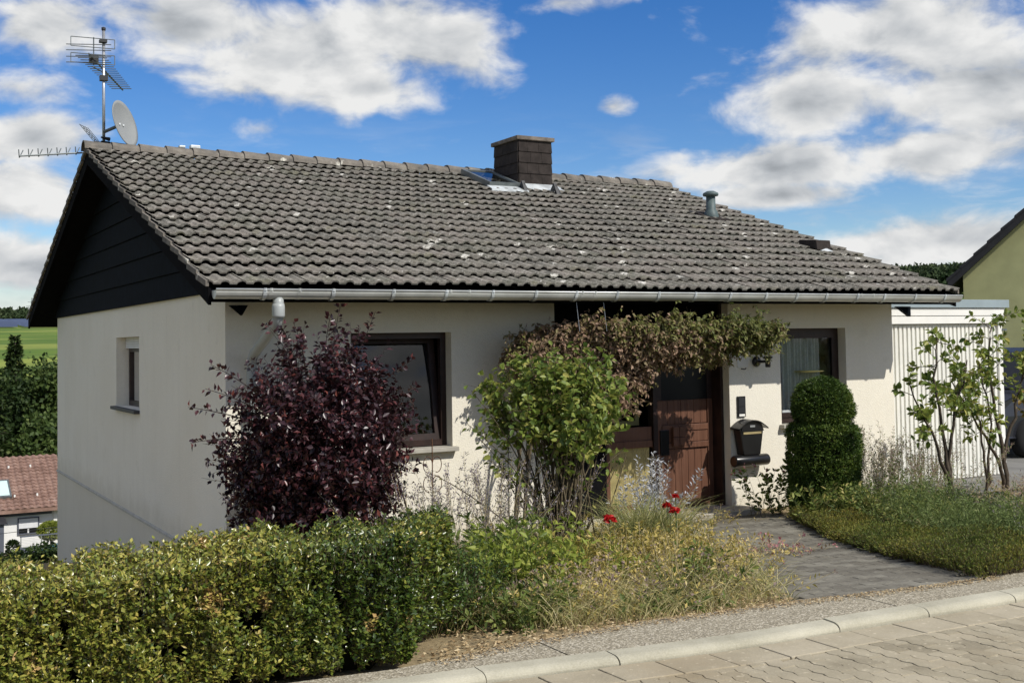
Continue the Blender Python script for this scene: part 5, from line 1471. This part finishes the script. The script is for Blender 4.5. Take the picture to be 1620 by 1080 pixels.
herb('golden_weed', 'golden yellow weed mass in the middle of the bed', 2.25, -3.85, .42, .55, 80, 26, .034, .015, 'gold_leaf', 'dry_stem', tint=(.4, .25), lean=.5)
herb('golden_weed', 'yellow dry weed near the red flowers', 2.8, -3.5, .36, .50, 80, 24, .034, .014, 'gold_leaf', 'dry_stem', tint=(.5, .25), lean=.5)
herb('golden_weed', 'straw coloured weed beside the path', 2.45, -4.4, .30, .50, 90, 22, .030, .012, 'gold_leaf', 'dry_stem', tint=(.65, .22), lean=.55)
herb('green_weed', 'fresh green weed at the left edge of the path', 1.9, -4.9, .34, .32, 34, 18, .050, .016, 'weed_leaf', tint=(.5, .2), lean=.4)
herb('green_weed', 'dark green low weed by the pavement edge', 1.35, -5.3, .16, .28, 24, 10, .050, .018, 'weed_leaf', tint=(.2, .15), lean=.7)
herb('green_weed', 'small green weed near the hedge at the pavement', .42, -5.05, .30, .32, 34, 18, .045, .018, 'weed_leaf', tint=(.35, .2), lean=.5)
herb('fern_frond', 'single upright pale fern frond in the bed', 1.45, -4.6, .45, .06, 5, 44, .055, .012, 'lime_leaf', tint=(.6, .1), t0=.25, lean=.15)
for (x_, y_, lb) in ((.95, -5.0, 'dry weed with white seed heads left of the fern frond'), (1.25, -4.95, 'dry weed with pale seed heads below the fern frond'), (1.75, -5.0, 'dry weed with small seed heads right of the fern frond'), (.62, -4.75, 'dry weed with seed heads nearest the hedge end')):
    herb('seedhead_weed', lb, x_, y_, .32, .50, 44, 9, .035, .012, 'gold_leaf', 'dry_stem', group='dry seedhead weeds along the pavement', tint=(.6, .25), flower=('pink_seed', 4, .020, .018, .94, 'seed_heads'), lean=.6)
herb('bare_twig', 'thin bare twig with few leaves leaning over the path', 1.95, -5.2, .42, .08, 6, 4, .03, .012, 'weed_leaf', 'cane', tint=(.7, .2), lean=1.0, sr=.004)
herb('twiggy_weed', 'tall straw stems standing at the right end of the bed', 1.65, -5.0, .50, .25, 14, 8, .028, .010, 'gold_leaf', 'dry_stem', tint=(.7, .2), lean=.3)
# red flowers
def flower(label, x, y, z, r):
    o = empty('red_flower', (x, y, gz(x, y)), label, 'flower', None)
    MB().tube([(x, y, gz(x, y)-.02), (x+.01, y, (gz(x, y)+z)/2), (x, y, z)], .0035, 5).build('stem', 'green_stem', o)
    n = 26; a = rng.uniform(0, 6.28, n); e = rng.uniform(-.2, 1.0, n); dv_ = np.c_[np.cos(a)*np.cos(e), np.sin(a)*np.cos(e), np.sin(e)]
    lf = LF(); lf.leaves(np.tile([x, y, z], (n, 1))+dv_*r*.2, dv_, nrm(rnd3(n)+UP), r*rng.uniform(.8, 1.2, n), r*.9, rng.random(n), .25, True, .2); lf.build('petals', 'red_petal', o)
flower('bright red bloom low in the middle of the bed', 2.26, -3.30, -1.38, .050)
flower('upper left bloom of the red pair near the step', 2.93, -3.2, -1.335, .042)
flower('lower right bloom of the red pair near the step', 3.0, -3.22, -1.385, .052)
flower('faded small red bloom above the red pair', 3.02, -3.2, -1.26, .03)
herb('flower_clump', 'faded reddish flowers lying at the path edge', 3.95, -3.35, .14, .40, 36, 5, .03, .015, 'dry_leaf', 'dry_stem', flower=('pink_petal', 4, .03, .022, .85, 'petals'), lean=1.2)
herb('step_flowers', 'small pale flowers growing along the front edge of the step', 5.35, -.62, .20, .80, 70, 6, .022, .012, 'gold_leaf', 'dry_stem', flower=('pink_seed', 4, .016, .012, .9, 'blossoms'), lean=.8)
# garden stake
gk = empty('garden_stake', (1.32, -1.9, -1.98), 'thin scrolled wire garden stake below the open window', 'garden stake')
MB().tube([(1.32, -1.9, -2.0), (1.32, -1.9, -.75)], .005, 5).build('rod', 'rust', gk)
for s_ in (-1, 1):
    for z_ in (-.98, -1.15): MB().tube([(1.32+s_*.075*(1-math.cos(t_))*.5*1.2, -1.9, z_+.07*math.sin(t_)) for t_ in np.linspace(0, 5, 12)], .004, 4).build('scroll', 'rust', gk)

# ground litter and dry grass in the left bed
def in_bed(n):
    out = np.zeros((0, 2))
    while len(out) < n:
        x = rng.uniform(-.6, 5.2, n*2); y = rng.uniform(-5.95, -.4, n*2)
        lim = np.interp(y, [-5.95, -4, -.75], [1.85, 3.0, 4.5])
        okk = (x < lim+.05) & (y > walk_y(x)-.01)
        okk &= ~((x < hedge_end(y)+.02) & (y < -4.9))
        out = np.concatenate([out, np.c_[x, y][okk]])
    return out[:n]
n = 16000; xy = in_bed(n); z_ = tz(xy[:, 0], xy[:, 1])+.012+.02*rng.random(n)
lf = LF(); lf.leaves(np.c_[xy, z_], nrm(rnd3(n)*[1, 1, .3]), nrm(UP+rnd3(n)*.5), .040*rng.uniform(.4, 1.2, n), .020*rng.uniform(.5, 1.2, n), np.clip(rng.normal(.6, .25, n), 0, 1), .15)
tag(lf.build('leaf_litter', 'dry_leaf'), 'dry brown leaf litter covering the left garden bed', 'leaf litter', kind='stuff')
n = 27000; xy = in_bed(n); dn_ = noise3(np.c_[xy, np.zeros(n)], 2.0, 8); kp = (dn_ > -.25) & (xy[:, 1] > walk_y(xy[:, 0])+.12+.5*(xy[:, 0] < .3)); xy = xy[kp]; n = len(xy)
a = rng.uniform(0, 6.28, n); hor = np.c_[np.cos(a), np.sin(a), np.zeros(n)]
front = sstep(-5.0, -5.9, xy[:, 1])
lf = LF(); lf.blades(np.c_[xy, tz(xy[:, 0], xy[:, 1])], nrm(UP+hor*.7*rng.random((n, 1))), (.30-.18*front)*rng.uniform(.4, 1.2, n), .0045, hor*.8-UP*.2, np.clip(rng.normal(.62, .25, n), 0, 1))
tag(lf.build('dry_grass', 'grass_blade'), 'straw coloured dry grass between the weeds of the left bed', 'grass', kind='stuff')
n = 2600; xr_ = rng.uniform(-.55, 3.6, n); yr_ = walk_y(xr_)-.02-.10*rng.random(n)**2
lf = LF(); lf.leaves(np.c_[xr_, yr_, np.full(n, -1.543)+.008*rng.random(n)], nrm(rnd3(n)*[1, 1, .1]), nrm(UP+rnd3(n)*.3), .022*rng.uniform(.3, 1.2, n), .010, np.clip(rng.normal(.6, .25, n), 0, 1), .1)
tag(lf.build('pavement_debris', 'dry_leaf'), 'small dry leaf bits along the back of the pavement', 'leaf litter', kind='stuff')

n = 9000; xr_ = rng.uniform(4.2, 12.5, n); yr_ = walk_y(xr_)+.02+rng.random(n)**1.3*2.2; kp = xr_ > np.interp(yr_, [-6.1, -4.5, -1.9, -1.3], [3.40, 4.22, 5.80, 6.15])+1.3; xr_ = xr_[kp]; yr_ = yr_[kp]; n = len(xr_); a = rng.uniform(0, 6.28, n); hor = np.c_[np.cos(a), np.sin(a), np.zeros(n)]
lf = LF(); lf.blades(np.c_[xr_, yr_, tz(xr_, yr_)], nrm(UP+hor*.7*rng.random((n, 1))), .22*rng.uniform(.4, 1.2, n), .006, hor*.8-UP*.2, np.clip(rng.normal(.35, .25, n), 0, 1))
tag(lf.build('meadow_grass', 'grass_blade'), 'short mixed grass behind the pavement in the right bed', 'grass', kind='stuff')
# right bed: low heath edging
he = empty('heath_edging', (4.9, -3.9, -1.8), 'low olive heath edging along the right side of the path', 'edging')
def edge_x(y): return np.interp(y, [-6.1, -4.5, -1.9, -1.3], [3.40, 4.22, 5.80, 6.15])
N = 24000
y = rng.uniform(-6.25, -1.45, N); w_ = np.interp(y, [-6, -5.2, -4, -1.5], [2.6, 1.25, .80, .42])
x = edge_x(y)+w_*rng.random(N)**1.1
okk = y > walk_y(x)-.03
x, y = x[okk], y[okk]; N = len(x)
hgt = .19*(.75+.35*noise3(np.c_[x, y, x*0], 2.6, 14))*np.clip((x-edge_x(y))/.10+.6, .6, 1)*np.clip((y-walk_y(x))/.10+.7, .7, 1)
b_ = np.c_[x, y, tz(x, y)-.01]
tp2 = b_+np.c_[rng.normal(0, .045, (N, 2)), np.maximum(hgt, .05)*rng.uniform(.8, 1.15, N)]
tp2[:, 0] -= .05*(x-edge_x(y) < .08)
P = bez(b_, tp2, rng.normal(0, .012, (N, 3)), 4)
st = LF(); st.tubes(P, .0018, .001, 3); st.build('stems', 'cane', he)
lf = LF(); tt = np.clip(.50-.30*sstep(4.6, 6.0, x)*sstep(-3.4, -5, y)+.22*noise3(b_, 2.4, 3), 0, 1)
m = 9; t = .35+.65*rng.random((N, m)); p_, tg_ = along(P, t); p_ = p_.reshape(-1, 3); tg_ = tg_.reshape(-1, 3)
lf.leaves(p_, nrm(tg_*.9+rnd3(N*m)*.6), nrm(rnd3(N*m)+UP*.3), .021*rng.uniform(.7, 1.2, N*m), .0095, np.clip(np.repeat(tt, m)+rng.normal(0, .14, N*m), 0, 1), .1)
lf.build('foliage', 'heath_leaf', he)
rbeds = [
 ('herb_clump', 'green feathery herb right of the topiary', 6.85, -2.35, .50, .60, 110, 26, .042, .009, 'herb_leaf', 'green_stem', (.5, .22), None),
 ('herb_clump', 'soft green herb clump before the left small tree', 6.75, -3.0, .34, .65, 110, 26, .042, .009, 'herb_leaf', 'green_stem', (.4, .2), None),
 ('herb_clump', 'grey green lavender clump behind the edging', 7.3, -3.1, .30, .70, 110, 24, .040, .008, 'lavender_leaf', 'green_stem', (.4, .22), None),
 ('pink_seed_plant', 'pinkish seeding plant against the house wall', 7.6, -1.35, .95, .55, 64, 20, .030, .009, 'herb_leaf', 'dry_stem', (.6, .22), ('pink_seed', 30, .020, .010, .55, 'seed_heads')),
 ('pink_seed_plant', 'pinkish seeding plant in front of the garage door', 8.25, -1.5, .80, .60, 64, 20, .030, .009, 'herb_leaf', 'dry_stem', (.6, .22), ('pink_seed', 30, .020, .010, .55, 'seed_heads')),
 ('pink_seed_plant', 'small pinkish seeding plant between topiary and wall corner', 7.15, -1.6, .85, .40, 40, 20, .030, .009, 'herb_leaf', 'dry_stem', (.5, .22), ('pink_seed', 26, .020, .010, .6, 'seed_heads')),
 ('yellow_herb', 'yellowish herb at the right side of the bed', 7.6, -4.0, .30, .80, 130, 22, .036, .010, 'weed_leaf', 'dry_stem', (.6, .2), None),
 ('yellow_herb', 'yellow green herb at the right picture edge', 6.9, -4.6, .34, .70, 120, 22, .036, .010, 'weed_leaf', 'dry_stem', (.45, .2), None),
 ('herb_clump', 'low grey green herb just behind the edging corner', 5.35, -4.75, .34, .60, 110, 22, .038, .008, 'herb_leaf', 'green_stem', (.4, .2), None),
 ('herb_clump', 'fresh green herb behind the middle of the edging', 5.9, -4.0, .36, .65, 110, 22, .040, .009, 'herb_leaf', 'green_stem', (.55, .2), None),
 ('herb_clump', 'yellowish herb behind the upper end of the edging', 6.25, -3.0, .36, .50, 90, 22, .038, .009, 'weed_leaf', 'green_stem', (.5, .22), None),
 ('lavender', 'lavender with faded spikes at the pavement on the right', 5.6, -5.35, .40, .60, 120, 20, .040, .007, 'herb_leaf', 'green_stem', (.4, .2), ('lavender_bloom', 10, .016, .008, .8, 'flower_spikes')),
 ('lavender', 'lavender with faded spikes behind the pavement edge at far right', 6.3, -5.3, .44, .70, 120, 20, .040, .007, 'herb_leaf', 'green_stem', (.45, .2), ('lavender_bloom', 10, .016, .008, .8, 'flower_spikes')),
 ('dry_herb', 'dry pinkish grass under the small trees', 9.2, -2.6, .24, 1.0, 130, 16, .034, .008, 'pink_seed', 'dry_stem', (.5, .25), None),
 ('dry_herb', 'dry straw grass near the driveway', 10.2, -2.2, .22, 1.0, 120, 14, .034, .008, 'gold_leaf', 'dry_stem', (.6, .25), None),
]
for (nm, lb, x, y, h, sp, ns_, lp, L, wd, lm_, sm_, tn_, fl_) in rbeds:
    herb(nm, lb, x, y, h, sp, ns_, lp, L, wd, lm_, sm_, tint=tn_, flower=fl_, lean=.45)
for (x, y, lb) in ((6.15, -1.95, 'pale variegated shrub at the foot of the topiary'), (6.42, -2.15, 'low variegated shrub right of the topiary foot')):
    herb('variegated_shrub', lb, x, y, .42, .28, 34, 14, .058, .020, 'weed_leaf', tint=(.6, .3), lean=.4, rnd=True, cat='shrub')
herb('rose_bush', 'small pink rose bush below the mailbox', 6.32, -.75, .62, .22, 16, 16, .058, .028, 'weed_leaf', 'cane', tint=(.3, .2), lean=.6, rnd=True, flower=('pink_petal', 3, .035, .03, .93, 'blooms'), cat='rose bush')
sp_ = empty('strap_leaf_plant', (5.95, -3.35, gz(5.95, -3.35)), 'plant with curled pale strap leaves in the right bed', 'plant')
lf = LF(); a = np.array([.3, 2.8, 1.4, 4.0, 5.2, 3.4]); hor = np.c_[np.cos(a), np.sin(a), a*0]
lf.blades(np.tile([5.95, -3.35, gz(5.95, -3.35)], (6, 1)), nrm(UP*1.3+hor*.5), .36, .018, hor*.55-UP*.75, np.array([.9, 1, .8, .6, .9, .5])); lf.build('blades', 'grass_blade', sp_)

# --- small trees in front of the garage
def small_tree(label, base, stems, lm_, nl, tint=(.5, .24), L=.085, Wd=.052, r0=.03):
    o = empty('small_tree', base, label, 'tree', 'small open trees before the garage')
    st = LF(); lf = LF()
    b = np.array(base)
    for path in stems:
        pts_ = np.array([b]+[np.array(q) for q in path])
        # smooth polyline
        k = 14; s = np.linspace(0, len(pts_)-1, k); P = np.stack([np.interp(s, range(len(pts_)), pts_[:, j]) for j in range(3)], 1)
        P[1:-1] = (P[:-2]+2*P[1:-1]+P[2:])/4; P += np.r_[[[0, 0, 0]], rng.normal(0, .012, (k-1, 3))]
        P[0, 2] -= .03
        st.tubes(P[None], r0, .007, 7)
        nt = 15; q, tg = along(P[None], .62+.38*rng.random((1, nt))); q = q[0]; tg = tg[0]
        dr = nrm(tg*.5+rnd3(nt)+UP*.2); ln = rng.uniform(.12, .34, (nt, 1)); T = bez(q, q+dr*ln, rnd3(nt)*.04, 5)
        st.tubes(T, .005, .002, 4)
        leaf_on(lf, T, nl, .35, L, Wd, tint[0], tint[1], rnd=True, nup=.9)
    st.build('trunk', 'bark', o); lf.build('crown', lm_, o)
b = (7.62, -2.35, -1.93)
small_tree('left small tree with a crooked stem before the garage door', b, [[(7.5, -2.35, -1.5), (7.2, -2.4, -1.0), (6.85, -2.4, -.45)], [(7.5, -2.35, -1.45), (7.5, -2.3, -1.0), (7.35, -2.3, -.4), (7.45, -2.3, .05)], [(7.52, -2.35, -1.4), (7.55, -2.4, -.8), (7.95, -2.3, -.2)]], 'rose_leaf', 14, (.55, .22))
b = (9.25, -1.75, -2.0)
small_tree('middle small tree with a forked stem before the garage door', b, [[(9.2, -1.75, -1.55), (8.85, -1.75, -1.1), (8.3, -1.8, -.45)], [(9.25, -1.75, -1.4), (9.15, -1.7, -.8), (9.05, -1.7, -.1), (9.2, -1.7, .25)], [(9.25, -1.75, -1.3), (9.5, -1.8, -.7), (9.8, -1.7, .1)]], 'rose_leaf', 15, (.62, .24))
b = (8.75, -1.9, -1.98)
small_tree('thin small tree between the other two before the garage', b, [[(8.7, -1.9, -1.5), (8.65, -1.9, -1.0), (8.35, -1.9, -.6)], [(8.75, -1.9, -1.5), (8.9, -1.85, -.9), (8.75, -1.8, -.25)]], 'rose_leaf', 12, (.6, .24), r0=.02)
b = (10.35, -1.7, -2.02)
small_tree('orange tinged small tree cut by the right picture edge', b, [[(10.3, -1.7, -1.5), (10.2, -1.7, -.9), (10.0, -1.7, -.1)], [(10.4, -1.7, -1.4), (10.55, -1.7, -.7), (10.4, -1.7, .1)], [(10.3, -1.7, -1.6), (9.95, -1.7, -1.1), (9.9, -1.75, -.7)]], 'orange_leaf', 12, (.5, .26))

# --- trees down the slope at left
def big_tree(label, x, y, ztop, rad, kind, nleaf, mat, L=.34, group='trees beyond the lower house'):
    g0 = gz(x, y); H = ztop-g0; o = empty('conifer' if kind == 'c' else 'deciduous_tree', (x, y, g0), label, 'tree', group)
    st = LF(); st.tubes(bez(np.array([[x, y, g0-.3]]), np.array([[x, y, ztop-.4 if kind == 'c' else g0+H*.7]]), np.array([[.1, .1, 0]]), 8), H*.022, H*.006, 7)
    lf = LF()
    if kind == 'c':
        nb_ = 260; hz = g0+H*(.12+.88*rng.random(nb_)**.85); rr_ = rad*(1-(hz-g0)/H)**.85*rng.uniform(.75, 1.1, nb_)+.15; a = rng.uniform(0, 6.28, nb_)
        q0 = np.c_[np.full(nb_, x), np.full(nb_, y), hz]; q1 = q0+np.c_[np.cos(a)*rr_, np.sin(a)*rr_, -.22*rr_]
        P = bez(q0, q1, UP*.1*rr_[:, None], 6); st.tubes(P, .03, .008, 3); leaf_on(lf, P, max(4, nleaf//nb_), .25, L, L*.42, .5, .25, upw=.0, tanw=.8)
    else:
        nb_ = 55; d_ = rnd3(nb_); d_[:, 2] = np.abs(d_[:, 2])*1.2-.25; c0 = np.array([x, y, g0+H*.60])
        q1 = c0+d_*np.array([rad, rad, H*.36])*rng.uniform(.55, 1.0, (nb_, 1)); q0 = np.c_[np.full(nb_, x), np.full(nb_, y), g0+H*rng.uniform(.25, .6, nb_)]
        P = bez(q0, q1, UP*.3, 6); st.tubes(P, .06, .015, 4)
        n_ = nleaf; kk_ = rng.integers(0, nb_, n_); c_ = q1[kk_]+rng.normal(0, rad*.17, (n_, 3)); c_ = c_-(q1[kk_]-c0)*.45*(rng.random((n_, 1))**2)
        lf.leaves(c_, rnd3(n_), nrm(UP*.6+rnd3(n_)), L*rng.uniform(.6, 1.2, n_), L*.6, np.clip(.5+.3*noise3(c_, 1.1, 12)+rng.normal(0, .18, n_), 0, 1), .15)
    st.build('trunk', 'bark', o); lf.build('crown', mat, o)
big_tree('dark conifer at the left picture edge above the red roof', 3.0, 57, -.1, 2.6, 'c', 7800, 'tree_leaf')
big_tree('dark leafy tree left above the red tiled roof', 4.9, 62, -.4, 2.4, 'd', 8000, 'tree_leaf')
big_tree('lighter green tree touching the bungalow wall', 7.2, 63, .1, 2.3, 'd', 9000, 'tree_light')
big_tree('tall pointed tree behind the leafy pair', 6.1, 72, .9, 2.2, 'c', 7000, 'tree_leaf')
big_tree('light green bushy tree low over the red roof ridge', 6.0, 56, -3.0, 2.0, 'd', 8000, 'tree_light')
big_tree('broad dark tree hidden behind the bungalow corner', 9.2, 66, .3, 2.8, 'd', 6000, 'tree_leaf')
big_tree('dark tree left of the picture edge group', 1.2, 60, -.2, 2.6, 'd', 5000, 'tree_leaf')
big_tree('pale tree behind the conifer at left', 4.0, 78, .4, 2.6, 'd', 6000, 'tree_light')
big_tree('lone tree peeping beside the olive gable', 75, 68, 7.4, 3.2, 'd', 4500, 'tree_leaf', .5)
# clipped round tree and hedges near the lower house
rt = empty('round_tree', (4.45, 43.6, -9.2), 'small round yellow green tree behind the terrace railing', 'tree')
c_ = np.array([4.42, 43.5, -7.92]); n = 3500; d_ = rnd3(n); lf = LF(); lf.leaves(c_+d_*np.array([.52, .45, .36])*rng.uniform(.75, 1.05, (n, 1)), nrm(d_+rnd3(n)*.6), nrm(UP+rnd3(n)*.6), .11, .06, rng.random(n)); lf.build('crown', 'lime_leaf', rt)
MB().tube([(4.42, 43.5, -9.2), (4.42, 43.5, -8.1)], .05, 7).build('trunk', 'bark', rt)
sh = empty('potted_shrub', (2.85, 43.4, -9.0), 'small dark shrub left of the terrace wall', 'shrub')
n = 900; d_ = rnd3(n); lf = LF(); lf.leaves(np.array([2.85, 43.4, -8.55])+d_*np.array([.28, .28, .36])*rng.uniform(.6, 1, (n, 1)), nrm(d_+rnd3(n)*.6), nrm(UP+rnd3(n)*.6), .12, .06, rng.random(n)); lf.build('foliage', 'tree_leaf', sh)
MB().lathe((2.85, 43.4, -9.02), [(.14, 0), (.2, .3), (.19, .31)], 12).build('pot', 'grey_render', sh)
lh = empty('dark_hedge', (1.5, 31.5, -8.2), 'dark shaded hedge below the white lower house', 'hedge')
n = 14000; xx = rng.uniform(-5, 3.6, n); zz_ = rng.uniform(-8.3, -6.72, n); yy_ = 31.0+rng.random(n)*1.2
lf = LF(); lf.leaves(np.c_[xx, yy_, zz_+.12*np.sin(xx*3)], rnd3(n), nrm(UP*.5+rnd3(n)), .14, .08, rng.random(n)); lf.build('foliage', 'tree_leaf', lh)
MB().box((-5, 31.3, -8.6), (3.5, 32.1, -6.95)).build('shade_core', 'core', lh)  # solid dark box, painted shade inside this hedge

# --- far land: solar field, woods
so = MB()
for r_ in range(16):
    y_ = 625+r_*11; 
    for seg in range(3): 
        xa = 20+seg*52; z_ = [float(tz(xa+26, y_))]
        so.prism([(xa, y_, z_[0]+.8), (xa+49, y_, float(tz(xa+49, y_))+.8), (xa+49, y_+4.5, float(tz(xa+49, y_+4.5))+3.0), (xa, y_+4.5, z_[0]+3.0)], (0, 0, -.15))
tag(so.build('solar_field', 'solar'), 'bluish solar panel rows on the far hillside', 'solar field', kind='stuff')
def forest(name, label, xy, hmin, hmax, per, L):
    n = len(xy); h = rng.uniform(hmin, hmax, n); r = h*.30; g_ = tz(xy[:, 0], xy[:, 1])
    k = np.repeat(np.arange(n), per); d_ = rnd3(n*per); d_[:, 2] = np.abs(d_[:, 2])*1.15-.3
    c_ = np.c_[xy[k], g_[k]+h[k]*.58]+d_*np.c_[r[k], r[k], h[k]*.42]*rng.uniform(.75, 1.05, (n*per, 1))
    tb = rng.uniform(.15, .85, n)
    lf = LF(); lf.leaves(c_, nrm(rnd3(n*per)), nrm(d_+rnd3(n*per)*.5), L*rng.uniform(.7, 1.2, n*per), L*.7, np.clip(tb[k]+rng.normal(0, .12, n*per), 0, 1), .1)
    tag(lf.build(name, 'forest_leaf'), label, 'forest', kind='stuff')
yy_ = rng.uniform(850, 960, 420); xx = rng.uniform(-40, 190, 420)
forest('far_forest', 'wooded ridge on the horizon behind the green field', np.c_[xx, yy_], 7, 12, 110, 2.6)
a = rng.uniform(.66, .98, 700); rr = rng.uniform(560, 700, 700)
forest('far_forest', 'wooded hill behind the bungalow roof on the right', np.c_[-3+rr*np.sin(a), -11+rr*np.cos(a)], 9, 15, 110, 2.6)
py = empty('power_pylon', (110.5, 905, gz(110.5, 905)), 'tiny lattice power pylon on the far left ridge', 'pylon')
g_ = gz(110.5, 905); m_ = MB()
for s_ in (-1, 1): m_.tube([(110.5+s_*1.6, 905, g_), (110.5+s_*.3, 905, g_+19)], .16, 4)
for k in range(6):
    z0 = g_+3*k; m_.tube([(110.5-1.6+.2*k, 905, z0), (110.5+1.4-.2*k, 905, z0+3)], .10, 3)
for z_, w_ in ((13, 4.0), (16, 3.0)): m_.tube([(110.5-w_, 905, g_+z_), (110.5+w_, 905, g_+z_)], .13, 4)
m_.build('lattice', 'zinc_dark', py)
